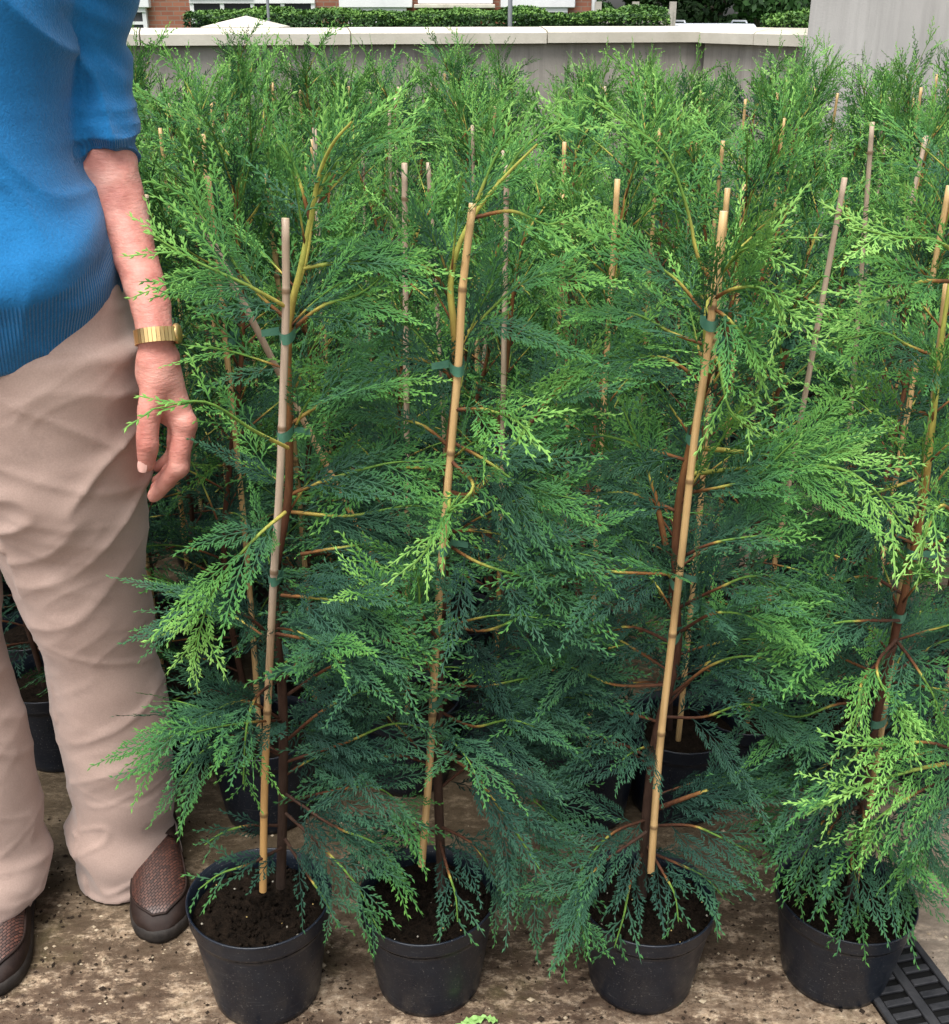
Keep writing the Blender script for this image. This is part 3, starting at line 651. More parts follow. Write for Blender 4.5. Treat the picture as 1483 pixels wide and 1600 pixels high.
f_ = dict
front_plant(405, 1398,
    cane=[(411, 1392, -.035), (413, 1250, -.03), (417, 1130, -.03), (428, 900, -.03), (437, 760, -.03), (443, 600, -.03), (447, 470, -.03), (446, 341, -.03)],
    trunk=[(439, 1385, 0), (440, 1340, 0), (443, 1200, 0), (441, 1080, 0), (429, 960, 0), (433, 880, 0), (450, 780, 0), (452, 680, 0), (450, 560, 0), (456, 480, 0), (470, 420, 0), (486, 340, 0), (500, 270, -.01), (522, 222, -.03), (550, 190, -.04)],
    ties=[(1140,), (1040,), (900,), (688,), (525,)],
    brs=[
     ([(452, 485), (478, 410), (490, 330), (510, 255), (545, 205), (610, 170)], .58, .75, .55, f_(wood=(.75, .8), start=.2, droop=0., r=.0022)),
     ([(490, 320), (520, 260), (570, 225), (640, 200)], .5, .62, .6, f_(wood=(.8, 1), droop=0)),
     ([(485, 345), (470, 290), (455, 250), (440, 225)], .42, .55, .6, {}),
     ([(470, 420), (530, 410), (590, 405), (650, 410)], .42, .6, .7, f_(wood=(.8, 1))),
     ([(448, 480, -.03), (385, 445, -.06), (300, 405, -.06), (240, 368, -.06)], .52, .75, .65, f_(wood=(.7, .95))),
     ([(450, 500), (400, 455), (345, 380), (290, 300)], .42, .6, .8, {}),
     ([(452, 520), (500, 480), (560, 460), (600, 430)], .4, .55, .75, {}),
     ([(455, 662), (505, 630), (570, 598), (640, 590)], .36, .62, .8, f_(wood=(.55, .8), start=.35)),
     ([(450, 700, -.04), (395, 672, -.09), (320, 628, -.13), (235, 640, -.15)], .5, .66, .45, f_(wood=(.7, .95), start=.3)),
     ([(446, 800, -.03), (395, 845, -.07), (335, 920, -.09), (300, 1025, -.09)], .5, .78, .72, f_(wood=(.75, .95))),
     ([(455, 772), (510, 750), (600, 725), (660, 720)], .34, .5, .85, f_(wood=(.5, .8))),
     ([(455, 800), (545, 806), (640, 790), (690, 800)], .34, .5, .8, f_(wood=(.6, .9))),
     ([(470, 866), (530, 856), (600, 850), (680, 870)], .26, .36, .9, f_(wood=(.4, .8))),
     ([(440, 930, -.03), (500, 935, -.06), (570, 950, -.07), (640, 985, -.07)], .26, .42, .85, f_(wood=(.4, .8))),
     ([(432, 990, -.03), (490, 1000, -.06), (560, 1010, -.08), (640, 1030, -.09)], .26, .36, .9, f_(wood=(.3, .7))),
     ([(430, 1000), (380, 960, -.04), (320, 950, -.05), (250, 990, -.04)], .2, .3, .9, {}),
     ([(450, 1085), (520, 1040, -.03), (590, 1020, -.04), (680, 1010, -.03)], .2, .3, .9, f_(wood=(.15, .5))),
     ([(450, 1155), (505, 1110, -.04), (570, 1080, -.05), (640, 1085, -.05)], .2, .28, .9, f_(wood=(.2, .5))),
     ([(440, 1125), (380, 1095, -.05), (310, 1125, -.08), (240, 1170, -.09)], .22, .42, 1.0, f_(wood=(.2, .6))),
     ([(440, 1180), (360, 1150, -.05), (310, 1180, -.07), (280, 1225, -.08)], .16, .3, .9, {}),
     ([(438, 1060), (400, 1090, -.07), (385, 1140, -.1), (380, 1225, -.1)], .34, .5, .6, f_(n=(0, -1, .2))),
     ([(450, 1252), (540, 1232, -.04), (600, 1235, -.05), (650, 1290, -.05)], .2, .36, .95, f_(wood=(.15, .5))),
     ([(448, 1190), (540, 1160, -.03), (620, 1130, -.04), (690, 1150, -.03)], .2, .3, .9, f_(wood=(.2, .5))),
     ([(446, 1270, -.03), (500, 1320, -.05), (555, 1380, -.07), (590, 1450, -.08)], .2, .36, .62, f_(n=(0, -.9, .4), wood=(.1, .2))),
     ([(446, 1240, -.03), (520, 1290, -.05), (590, 1320, -.06), (625, 1370, -.07)], .22, .4, .75, f_(wood=(.1, .2))),
     ([(445, 1310, -.03), (480, 1365, -.05), (510, 1410, -.07), (530, 1450, -.07)], .2, .3, .5, f_(n=(0, -.9, .4), wood=(.1, .2))),
     ([(440, 1325, -.01), (390, 1350, -.05), (345, 1365, -.06), (310, 1390, -.07)], .22, .34, .42, f_(wood=(.1, .2))),
     ([(440, 1290), (390, 1290, -.02), (350, 1300, -.03), (320, 1320, -.03)], .16, .28, .42, f_(wood=(.1, .2))),
    ], seed=101, label='tall staked conifer in the black pot beside the brown shoe, grey-topped cane', nfill=17, z_lo=.30, canemat='cane_grey', squeeze=.85)

front_plant(668, 1394,
    cane=[(659, 1352, -.03), (671, 1200, -.03), (680, 1035, -.03), (692, 850, -.03), (707, 680, -.03), (717, 560, -.03), (723, 450, -.03), (739, 318, -.03)],
    trunk=[(690, 1392, 0), (689, 1340, 0), (684, 1200, 0), (686, 1090, 0), (690, 980, 0), (697, 850, 0), (700, 720, 0), (712, 610, 0), (710, 520, -.01), (704, 450, -.01), (715, 390, -.01), (745, 330, -.01), (790, 275, -.02), (840, 225, -.03)],
    ties=[(1102,), (860,), (576,), (1000,)],
    brs=[
     ([(745, 330), (790, 270), (820, 230), (870, 190)], .58, .7, .5, f_(wood=(.8, .9), droop=0)),
     ([(735, 345), (755, 290), (775, 245), (800, 210)], .55, .72, .5, f_(wood=(.8, .9), droop=0)),
     ([(740, 340), (800, 330), (850, 350), (880, 345)], .55, .75, .5, {}),
     ([(705, 450), (690, 400), (672, 360), (660, 330)], .42, .6, .7, {}),
     ([(712, 540), (760, 490), (820, 440), (900, 415)], .45, .62, .8, f_(wood=(.7, .95))),
     ([(706, 470), (670, 420), (600, 405), (540, 415)], .45, .6, .7, {}),
     ([(712, 590), (650, 560), (560, 580), (490, 575)], .42, .6, .8, {}),
     ([(712, 640, -.03), (760, 640, -.06), (810, 660, -.08), (835, 690, -.09)], .6, .82, .6, {}),
     ([(700, 770), (740, 770), (800, 700), (850, 635), (915, 575)], .4, .7, .85, f_(wood=(.35, .75), start=.5, r=.0042)),
     ([(830, 660), (880, 600), (950, 560), (1010, 530)], .48, .62, .7, {}),
     ([(705, 700), (650, 660), (560, 650), (490, 640)], .4, .55, .85, {}),
     ([(703, 740), (640, 730), (560, 740), (500, 770)], .36, .6, .8, {}),
     ([(702, 770, -.05), (700, 800, -.09), (680, 840, -.11), (650, 880, -.12)], .62, .9, .6, f_(n=(0, -1, .1), wood=(.8, 1))),
     ([(705, 720, -.03), (740, 760, -.07), (700, 800, -.1), (720, 770, -.1)], .55, .7, .4, {}),
     ([(705, 690), (760, 720, -.03), (820, 760, -.05), (900, 780, -.05)], .36, .5, .9, {}),
     ([(700, 830), (760, 830, -.03), (840, 850, -.05), (930, 870, -.05)], .3, .42, .95, {}),
     ([(698, 850), (750, 880, -.04), (820, 900, -.05), (900, 905, -.04)], .25, .38, .95, {}),
     ([(692, 900), (640, 870), (570, 860), (520, 890)], .26, .38, .9, {}),
     ([(690, 1000, -.03), (640, 960, -.06), (600, 930, -.08), (560, 905, -.09)], .45, .72, .8, f_(wood=(.7, .95))),
     ([(690, 1010, -.03), (660, 960, -.06), (655, 920, -.07), (650, 890, -.08)], .42, .66, .6, {}),
     ([(690, 975), (760, 985), (830, 960, -.03), (900, 970, -.03)], .24, .34, .95, f_(wood=(.3, .6))),
     ([(685, 1020, -.03), (600, 1000, -.07), (540, 1010, -.08), (480, 1030, -.08)], .25, .36, .9, {}),
     ([(686, 1070), (760, 1072), (840, 1060), (930, 1090)], .2, .3, .95, f_(wood=(.25, .5))),
     ([(684, 1110), (740, 1135), (800, 1125, -.03), (870, 1150, -.03)], .2, .3, .95, f_(wood=(.25, .5))),
     ([(684, 1100), (620, 1080), (560, 1100), (500, 1130)], .2, .3, .95, {}),
     ([(684, 1170, -.03), (740, 1210, -.06), (800, 1290, -.08), (850, 1370, -.09), (900, 1440, -.10)], .2, .3, .95, f_(wood=(.3, .6), n=(0, -.9, .4))),
     ([(686, 1170, -.02), (760, 1200, -.03), (820, 1240, -.04), (880, 1290, -.04)], .2, .3, .95, {}),
     ([(684, 1200), (620, 1180, -.03), (560, 1200, -.04), (510, 1250, -.04)], .2, .3, .9, {}),
     ([(686, 1290), (740, 1320, -.04), (770, 1370, -.05), (790, 1420, -.05)], .2, .28, .7, {}),
     ([(686, 1310), (700, 1360, -.05), (712, 1400, -.08), (715, 1440, -.09)], .2, .28, .5, f_(n=(0, -1, .3))),
     ([(688, 1300), (640, 1300), (590, 1310), (560, 1340)], .16, .25, .7, {}),
    ], seed=102, label='staked conifer in second black pot from the left with split leaning brown side stem', nfill=17, ph=.93, z_lo=.27)

front_plant(1010, 1396,
    cane=[(1017, 1362, -.035), (1030, 1180, -.035), (1050, 1000, -.035), (1066, 860, -.035), (1086, 680, -.035), (1104, 560, -.035), (1118, 440, -.035), (1131, 330, -.035)],
    trunk=[(1003, 1400, 0), (1005, 1340, 0), (1010, 1270, 0), (1025, 1150, 0), (1058, 1020, 0), (1055, 900, 0), (1060, 790, 0), (1080, 690, 0), (1095, 630, -.01), (1103, 560, -.01), (1104, 490, -.01), (1118, 440, 0), (1145, 400, 0), (1175, 370, 0)],
    ties=[(990,), (915,), (498,), (700,)],
    brs=[
     ([(1118, 440), (1150, 400, -.03), (1175, 385, -.05), (1240, 370, -.06)], .62, .85, .55, f_(wood=(.8, 1))),
     ([(1118, 450), (1090, 400), (1075, 330), (1040, 240), (970, 185), (915, 150)], .5, .75, .55, f_(wood=(.5, .85), start=.25, droop=0, r=.0024)),
     ([(1110, 470, -.03), (1150, 450, -.06), (1200, 455, -.08), (1230, 510, -.09)], .6, .85, .6, f_(n=(0, -1, .2))),
     ([(1112, 480, -.03), (1140, 500, -.06), (1170, 540, -.07), (1190, 590, -.07)], .55, .75, .6, {}),
     ([(1106, 500), (1060, 440), (1000, 400), (940, 370)], .45, .65, .75, {}),
     ([(1104, 540), (1050, 520), (990, 490), (920, 490)], .42, .55, .8, {}),
     ([(1100, 600), (1040, 560), (960, 560), (880, 590)], .42, .6, .85, {}),
     ([(1100, 620), (1120, 560, -.04), (1140, 640, -.07), (1190, 680, -.07)], .55, .8, .5, {}),
     ([(1093, 700), (1150, 705, -.02), (1240, 715, -.04), (1330, 705, -.05)], .45, .8, .85, f_(wood=(.65, .85), start=.3, r=.0035)),
     ([(1085, 740), (1180, 730, -.03), (1300, 730, -.06), (1360, 760, -.08), (1410, 820, -.09)], .48, .8, .85, f_(wood=(.85, 1), r=.003)),
     ([(1075, 770), (1130, 760, -.04), (1180, 745, -.06), (1240, 690, -.07)], .38, .6, .7, {}),
     ([(1040, 850), (1020, 760), (995, 690), (975, 640)], .36, .6, .75, f_(wood=(.45, .6), start=.3, r=.004)),
     ([(1060, 800), (980, 770), (900, 780), (830, 800)], .34, .5, .95, {}),
     ([(1075, 720), (1010, 700), (940, 680), (860, 680)], .38, .55, .9, {}),
     ([(1050, 898), (980, 895, -.03), (900, 890, -.05), (830, 910, -.05)], .3, .4, .95, f_(wood=(.55, .6))),
     ([(1065, 870, -.02), (1110, 850, -.05), (1160, 840, -.07), (1210, 835, -.08)], .32, .5, .85, {}),
     ([(1060, 950), (1120, 920, -.04), (1180, 900, -.05), (1240, 930, -.05)], .28, .4, .9, {}),
     ([(1058, 990, -.02), (1110, 960, -.06), (1160, 960, -.08), (1215, 985, -.09)], .28, .5, .8, {}),
     ([(1050, 1005), (990, 980), (930, 990), (870, 1020)], .24, .36, .9, {}),
     ([(1050, 1085), (1110, 1040, -.03), (1170, 1025, -.05), (1240, 1040, -.05)], .2, .4, .95, f_(wood=(.2, .6))),
     ([(1045, 1070), (960, 1070), (880, 1040), (820, 1060)], .22, .3, .95, f_(wood=(.3, .5))),
     ([(1035, 1130), (970, 1110), (900, 1090), (840, 1100)], .2, .3, .95, f_(wood=(.3, .5))),
     ([(1040, 1120), (1100, 1120, -.02), (1170, 1100, -.03), (1240, 1130, -.03)], .2, .3, .95, {}),
     ([(1025, 1190), (960, 1160), (900, 1180), (860, 1230)], .22, .32, .9, {}),
     ([(1022, 1265), (1090, 1240, -.03), (1150, 1222, -.04), (1215, 1215, -.04)], .2, .3, 1.0, f_(wood=(.25, .5), r=.0038)),
     ([(1012, 1280), (960, 1300, -.04), (920, 1340, -.07), (890, 1400, -.08)], .28, .42, .8, {}),
     ([(1010, 1300, -.03), (940, 1350, -.08), (900, 1400, -.11), (915, 1470, -.12)], .22, .34, .8, f_(n=(0, -.9, .4), wood=(.05, .3))),
     ([(1015, 1290), (1080, 1290, -.03), (1130, 1310, -.05), (1170, 1330, -.05)], .2, .28, .85, {}),
     ([(1010, 1320), (1040, 1370, -.06), (1055, 1400, -.08), (1060, 1440, -.09)], .2, .3, .5, f_(n=(0, -1, .3))),
     ([(1005, 1330), (985, 1380, -.05), (975, 1430, -.08), (960, 1480, -.09)], .2, .3, .5, f_(n=(0, -1, .3))),
     ([(1010, 1330), (1060, 1350, -.04), (1100, 1370, -.05), (1130, 1400, -.05)], .2, .28, .6, {}),
    ], seed=103, label='staked conifer in third black pot from the left with bright drooping sprays to its right', nfill=17, ph=.90, z_lo=.27)

front_plant(1322, 1394,
    cane=[(1335, 1385, .02), (1368, 1200, .02), (1402, 960, .02), (1440, 770, .02), (1462, 600, .02), (1480, 440, .02)],
    trunk=[(1328, 1400, 0), (1334, 1360, 0), (1355, 1200, 0), (1385, 1050, 0), (1415, 920, 0), (1440, 800, 0), (1455, 680, 0), (1470, 540, 0), (1490, 400, 0), (1500, 300, 0)],
    ties=[(945,), (860,), (1120,)],
    brs=[
     ([(1500, 400, -.03), (1460, 375, -.06), (1400, 370, -.08), (1335, 355, -.09)], .58, .8, .6, f_(wood=(.8, 1))),
     ([(1490, 440, -.02), (1440, 440, -.05), (1400, 460, -.05), (1360, 470, -.06)], .5, .7, .7, {}),
     ([(1470, 560), (1420, 540), (1380, 520), (1320, 530)], .42, .6, .8, {}),
     ([(1460, 650), (1410, 640), (1350, 650), (1300, 620)], .36, .5, .85, {}),
     ([(1450, 740), (1400, 760), (1340, 780), (1290, 800)], .28, .4, .9, {}),
     ([(1490, 800, -.04), (1470, 790, -.08), (1450, 820, -.10), (1440, 870, -.11)], .62, .85, .6, f_(n=(0, -1, .1))),
     ([(1430, 850), (1370, 830), (1310, 850), (1250, 830)], .26, .38, .95, {}),
     ([(1415, 930), (1350, 900), (1280, 930), (1220, 960)], .24, .34, .95, {}),
     ([(1405, 970, -.02), (1350, 970, -.05), (1300, 975, -.07), (1240, 1000, -.08)], .32, .42, .9, {}),
     ([(1400, 1000, -.03), (1370, 1040, -.08), (1390, 1090, -.11), (1440, 1140, -.12)], .52, .72, .62, f_(n=(0, -1, .2))),
     ([(1400, 1010, -.03), (1350, 1060, -.08), (1340, 1110, -.11), (1325, 1150, -.12)], .45, .68, .55, f_(n=(0, -1, .2))),
     ([(1400, 1000, -.02), (1430, 1040, -.07), (1460, 1090, -.09), (1470, 1130, -.09)], .36, .55, .6, {}),
     ([(1385, 1060), (1320, 1030, -.03), (1260, 1000, -.04), (1230, 975, -.04)], .26, .36, .8, f_(wood=(.3, .5))),
     ([(1370, 1100), (1310, 1100, -.03), (1250, 1120, -.04), (1200, 1110, -.04)], .2, .32, .95, {}),
     ([(1400, 1050), (1440, 1020), (1480, 1000), (1530, 1000)], .26, .36, .9, {}),
     ([(1510, 1190, -.06), (1440, 1200, -.12), (1350, 1228, -.16), (1290, 1258, -.17)], .50, .74, .75, f_(wood=(.45, .9), step=.017, r=.003)),
     ([(1510, 1180, -.06), (1450, 1160, -.11), (1380, 1165, -.14), (1330, 1165, -.15)], .44, .62, .62, {}),
     ([(1480, 1215, -.08), (1430, 1240, -.13), (1370, 1280, -.15), (1350, 1320, -.15)], .38, .58, .62, f_(n=(0, -1, .3))),
     ([(1500, 1200, -.06), (1480, 1260, -.10), (1440, 1320, -.12), (1430, 1350, -.12)], .30, .42, .7, f_(n=(0, -1, .3))),
     ([(1360, 1180), (1300, 1190, -.03), (1250, 1230, -.05), (1210, 1290, -.05)], .18, .28, .95, {}),
     ([(1350, 1230), (1400, 1240, -.04), (1440, 1290, -.06), (1450, 1360, -.06)], .2, .3, .95, {}),
     ([(1345, 1260), (1290, 1280, -.05), (1260, 1330, -.07), (1240, 1380, -.07)], .17, .26, .8, {}),
     ([(1340, 1290, -.02), (1330, 1340, -.06), (1340, 1390, -.09), (1340, 1440, -.09)], .2, .3, .7, f_(n=(0, -1, .3))),
     ([(1340, 1270), (1380, 1320, -.05), (1400, 1370, -.07), (1420, 1400, -.07)], .2, .3, .8, {}),
     ([(1345, 1240), (1300, 1290, -.06), (1290, 1340, -.08), (1295, 1390, -.08)], .2, .28, .7, f_(n=(0, -1, .3))),
    ], seed=104, label='bushy conifer in rightmost black pot with bright green sprays over the drain', nfill=32, ph=.86)

# ------------------------------------------------------------------ the block of plants behind
HAND_O[0] = None
protos = [generic_plant(200+i, .88+.03*(i % 4)) for i in range(7)]
used = set()
placed = [tuple(np.array(c)[:2]) for c in (G(405, 1398, RH), G(668, 1394, RH), G(1010, 1396, RH), G(1322, 1394, RH))]
def put_plant(x, y, i, rz, s, label, group, tilt=(0, 0)):
    p = protos[i]
    if i in used: p = copy_tree(protos[i])
    used.add(i); p.location = (x, y, 0); p.rotation_euler = (tilt[0], tilt[1], rz); p.scale = (s, s, s)
    tag(p, label, 'potted conifer', group); placed.append((x, y)); return p

ORD = ['', 'first', 'second', 'third', 'fourth', 'fifth', 'sixth', 'seventh', 'eighth', 'ninth', 'tenth', 'eleventh', 'twelfth', 'thirteenth', 'fourteenth', 'fifteenth']
ZONES = [(-180, 'far out left behind the man'), (-60, 'hidden left behind the man'), (60, 'hidden behind the man\'s belly'), (190, 'behind the man\'s bent arm'), (270, 'just right of the man\'s sleeve'), (350, 'right of the man\'s wristwatch'), (420, 'left of the leftmost front cane'), (490, 'straight behind the leftmost front cane'), (590, 'right of the leftmost front cane'), (680, 'left of the second front cane'), (770, 'straight behind the second front cane'), (860, 'right of the second front cane'), (960, 'midway between second and third front canes'), (1070, 'left of the third front cane'), (1170, 'straight behind the third front cane'), (1260, 'left of the grey pillar'), (1345, 'under the left edge of the grey pillar'), (1430, 'under the corner of the grey pillar'), (1490, 'at the right edge of the photo'), (1640, 'just beyond the right edge'), (9999, 'far beyond the right edge')]
def row_label(x, Y):
    px = 741.5+F*x/(Y*cp+(CH-1)*sp); z = next(t for a, t in ZONES if px < a); return 'staked conifer, %s row back, %s' % (ORD[min(15, 3+max(0, round((Y-1.86)/.235)))], z)
rng = np.random.default_rng(55)
# second row: each is told apart by where its cane shows
row2 = [
 (325, 275, 1.50, 'staked conifer close behind the man\'s hand, cane tip leaning left'),
 (417, 272, 1.62, 'staked conifer behind the leftmost front pot, upright weathered cane beside the tallest left shoot'),
 (632, 255, 1.52, 'staked conifer in the gap between the first and second front pots'),
 (792, 258, 1.58, 'staked conifer in the second row right behind the split-stemmed front plant'),
 (965, 280, 1.50, 'staked conifer in the second row between the second and third front pots'),
 (1137, 294, 1.52, 'staked conifer whose tan cane stands right beside the third front cane'),
 (1320, 278, 1.50, 'staked conifer with a tall leaning tan cane between third and fourth front pots'),
 (1483, 290, 1.56, 'staked conifer at the right edge behind the rightmost pot'),
 (1640, 285, 1.60, 'staked conifer just outside the right edge in the second row'),
 (140, 275, 1.62, 'staked conifer behind the man\'s trouser legs'),
 (-60, 275, 1.66, 'staked conifer behind the man, left of his legs'),
]
def put_by_cane(px, py, Y, lab, group):
    "stand a plant so that its cane tip, on the near side, shows where the photograph has it"
    want = P(px, py, Y); i = min(range(7), key=lambda j: abs(CAZ[j][1][2]-want[2])+.02*rng.random()); az, tp = CAZ[i]; sc = min(1.12, max(.88, want[2]/tp[2]))
    rz = -math.pi/2-az+rng.normal(0, .15); ox = (tp[0]*math.cos(rz)-tp[1]*math.sin(rz))*sc; oy = (tp[0]*math.sin(rz)+tp[1]*math.cos(rz))*sc
    put_plant(want[0]-ox, Y-oy, i, rz, sc, lab, group)
for px, py, Y, lab in row2: put_by_cane(px, py, Y-.02, lab, 'conifers standing in the rows behind')
for px, py in ((713, 158), (487, 218), (453, 95), (882, 222), (912, 120), (1030, 200), (1130, 220), (1230, 125), (1225, 185), (1273, 135), (1395, 145), (1445, 215), (845, 115), (695, 115), (1095, 140), (1165, 155), (330, 160), (250, 200)):
    dep = PITCH-math.atan((800-py)/F); Y = min(4.2, max(1.85, (CH-.99)/math.tan(dep))); c = P(px, py, Y)
    if min(math.hypot(c[0]-a, Y-b) for a, b in placed) < .17: continue
    put_by_cane(px, py, Y, row_label(c[0], Y), 'conifers in the middle rows' if Y < 3 else 'conifers in the far rows')
# an old cane leaning across the second row
a_ = P(311, 338, 1.30); b_ = P(440, 590, 1.37); t_ = (a_[2]-.17)/(a_[2]-b_[2]); e_ = a_+(b_-a_)*t_; r = empty('bamboo_cane', tuple(e_)); cane_obj([(a_-e_)*1., (a_-e_)*.5, (0, 0, 0)], .0045, r, M['cane_grey'], 77)
r['label'] = 'weathered bare cane leaning to the left beside the man\'s forearm'; r['category'] = 'cane'
y = 1.86; r_ = 0
while y < 4.45:
    hw = .46*y+.55; x = -hw-.1+(r_ % 2)*.12
    while x < hw:
        X, Y = x+rng.normal(0, .02), y+rng.normal(0, .025)
        wall_y = A[1]+(X-A[0])*(K1[1]-A[1])/(K1[0]-A[0])
        if Y < wall_y-.35 and not (X > 1.15 and Y > 4.2) and min(math.hypot(X-a, Y-b) for a, b in placed) > .185:
            far = Y > 3
            put_plant(X, Y, int(rng.integers(7)), rng.random()*6.28, rng.uniform(.93, 1.05), row_label(X, Y), 'conifers in the far rows' if far else 'conifers in the middle rows', (rng.normal(0, .025), rng.normal(0, .025)))
        x += .245
    y += .235; r_ += 1
print('plants', len(placed))

# ------------------------------------------------------------------ implicit-surface modelling (for the person)
class Field:
    def __init__(s, lo, hi, h):
        s.lo = np.array(lo, float); s.h = h; s.n = np.ceil((np.array(hi)-s.lo)/h).astype(int)+1; s.f = np.full(s.n, .05, np.float32)
    def view(s, lo, hi):
        a = np.clip(((np.array(lo)-s.lo)/s.h).astype(int)-1, 0, s.n-1); b = np.clip(((np.array(hi)-s.lo)/s.h).astype(int)+3, 1, s.n)
        sl_ = tuple(slice(i, j) for i, j in zip(a, b)); g = [s.lo[c_]+s.h*np.arange(a[c_], b[c_]) for c_ in range(3)]
        X, Y, Z = np.meshgrid(*g, indexing='ij', sparse=True); return sl_, X, Y, Z
    def smin(s, sl_, d, k_):
        a = s.f[sl_]; d = d.astype(np.float32)
        if k_ <= 0: s.f[sl_] = np.minimum(a, d); return
        h = np.clip(.5+.5*(a-d)/k_, 0, 1); s.f[sl_] = a*(1-h)+d*h-k_*h*(1-h)
    def cap(s, a, b, ra, rb, k_=.01):
        a = np.array(a, float); b = np.array(b, float); r = max(ra, rb)+.05
        sl_, X, Y, Z = s.view(np.minimum(a, b)-r, np.maximum(a, b)+r); ab = b-a; L2 = (ab**2).sum()+1e-12
        t = np.clip(((X-a[0])*ab[0]+(Y-a[1])*ab[1]+(Z-a[2])*ab[2])/L2, 0, 1)
        d = np.sqrt((X-a[0]-t*ab[0])**2+(Y-a[1]-t*ab[1])**2+(Z-a[2]-t*ab[2])**2)-(ra+t*(rb-ra)); s.smin(sl_, d, k_)
    def chain(s, pts, rad, k_=.01):
        "limb as one smooth chain"
        for i in range(len(pts)-1): s.cap(pts[i], pts[i+1], rad[i], rad[i+1], k_ if i == 0 else min(k_, .004))
    def ell(s, c, r, k_=.01, rot=0.0):
        c = np.array(c, float); r = np.array(r, float); m = max(r)+.05; sl_, X, Y, Z = s.view(c-m, c+m)
        x, y, z = X-c[0], Y-c[1], Z-c[2]; ca, sa = math.cos(rot), math.sin(rot); x, y = x*ca+y*sa, -x*sa+y*ca
        q = np.sqrt((x/r[0])**2+(y/r[1])**2+(z/r[2])**2); s.smin(sl_, (q-1)*min(r), k_)
    def stack(s, tab, k_=.02, pw=2.0):
        "tab rows: z, cx, cy, rx, ry (ascending z)"
        t = np.array(tab, float); sl_, X, Y, Z = s.view((t[:, 1].min()-t[:, 3].max()-.06, t[:, 2].min()-t[:, 4].max()-.06, t[0, 0]-.05), (t[:, 1].max()+t[:, 3].max()+.06, t[:, 2].max()+t[:, 4].max()+.06, t[-1, 0]+.05))
        z = Z.ravel(); g = [np.interp(z, t[:, 0], t[:, i])[None, None, :] for i in range(1, 5)]
        q = (np.abs((X-g[0])/g[2])**pw+np.abs((Y-g[1])/g[3])**pw)**(1/pw); d = (q-1)*np.minimum(g[2], g[3])
        d = np.maximum(d, np.maximum(t[0, 0]-Z, Z-t[-1, 0])); s.smin(sl_, d, k_)
    def mesh(s, smooth=2):
        f = s.f; f[0] = f[-1] = 1; f[:, 0] = f[:, -1] = 1; f[:, :, 0] = f[:, :, -1] = 1
        ins = f < 0; n = np.array(f.shape)-1
        cnt = sum(ins[i:i+n[0], j:j+n[1], k_:k_+n[2]].astype(np.int8) for i in (0, 1) for j in (0, 1) for k_ in (0, 1))
        act = np.argwhere((cnt > 0) & (cnt < 8)); idx = np.full(n, -1, np.int32); idx[tuple(act.T)] = np.arange(len(act))
        cor = [(i, j, k_) for i in (0, 1) for j in (0, 1) for k_ in (0, 1)]; val = np.stack([f[tuple((act+c_).T)] for c_ in cor], 1)
        acc = np.zeros((len(act), 3)); num = np.zeros(len(act))
        for a in range(8):
            for b in range(a+1, 8):
                if sum(abs(cor[a][q]-cor[b][q]) for q in range(3)) == 1:
                    va, vb = val[:, a], val[:, b]; m = (va < 0) != (vb < 0); t = np.where(m, va/(va-vb+1e-12), 0)
                    pt = np.array(cor[a])[None]+t[:, None]*(np.array(cor[b])-np.array(cor[a]))[None]; acc[m] += pt[m]; num[m] += 1
        V = s.lo+s.h*(act+acc/num[:, None]); Fc = []
        for ax in range(3):
            sl1 = [slice(1, -1)]*3; sl2 = [slice(1, -1)]*3; sl1[ax] = slice(0, -1); sl2[ax] = slice(1, None)
            A_ = ins[tuple(sl1)]; B_ = ins[tuple(sl2)]; e = np.argwhere(A_ != B_); off = np.ones(3, int); off[ax] = 0; e = e+off
            u, v_ = [q for q in range(3) if q != ax]; du = np.zeros(3, int); dv = np.zeros(3, int); du[u] = 1; dv[v_] = 1
            q = np.stack([idx[tuple((e-du-dv).T)], idx[tuple((e-dv).T)], idx[tuple(e.T)], idx[tuple((e-du).T)]], 1)
            flip = ins[tuple(e.T)] ^ (ax == 1); q[~flip] = q[~flip][:, ::-1]; Fc.append(q)
        Fc = np.concatenate(Fc); Fc = Fc[(Fc >= 0).all(1)]
        for _ in range(smooth): V = lap(V, Fc)
        return V, Fc
def lap(V, Fc, w=.5):
    n = len(V); s_ = np.zeros((n, 3)); c_ = np.zeros(n)
    for i in range(4):
        a = Fc[:, i]; b = Fc[:, (i+1) % 4]
        for q in range(3): s_[:, q] += np.bincount(a, V[b, q], n)+np.bincount(b, V[a, q], n)
        c_ += np.bincount(a, minlength=n)+np.bincount(b, minlength=n)
    return V*(1-w)+w*s_/np.maximum(c_, 1)[:, None]
def normals(V, Fc):
    fn = np.cross(V[Fc[:, 2]]-V[Fc[:, 0]], V[Fc[:, 3]]-V[Fc[:, 1]]); n = np.zeros_like(V)
    for i in range(4):
        for q in range(3): n[:, q] += np.bincount(Fc[:, i], fn[:, q], len(V))
    return n/(np.linalg.norm(n, axis=1, keepdims=True)+1e-12)

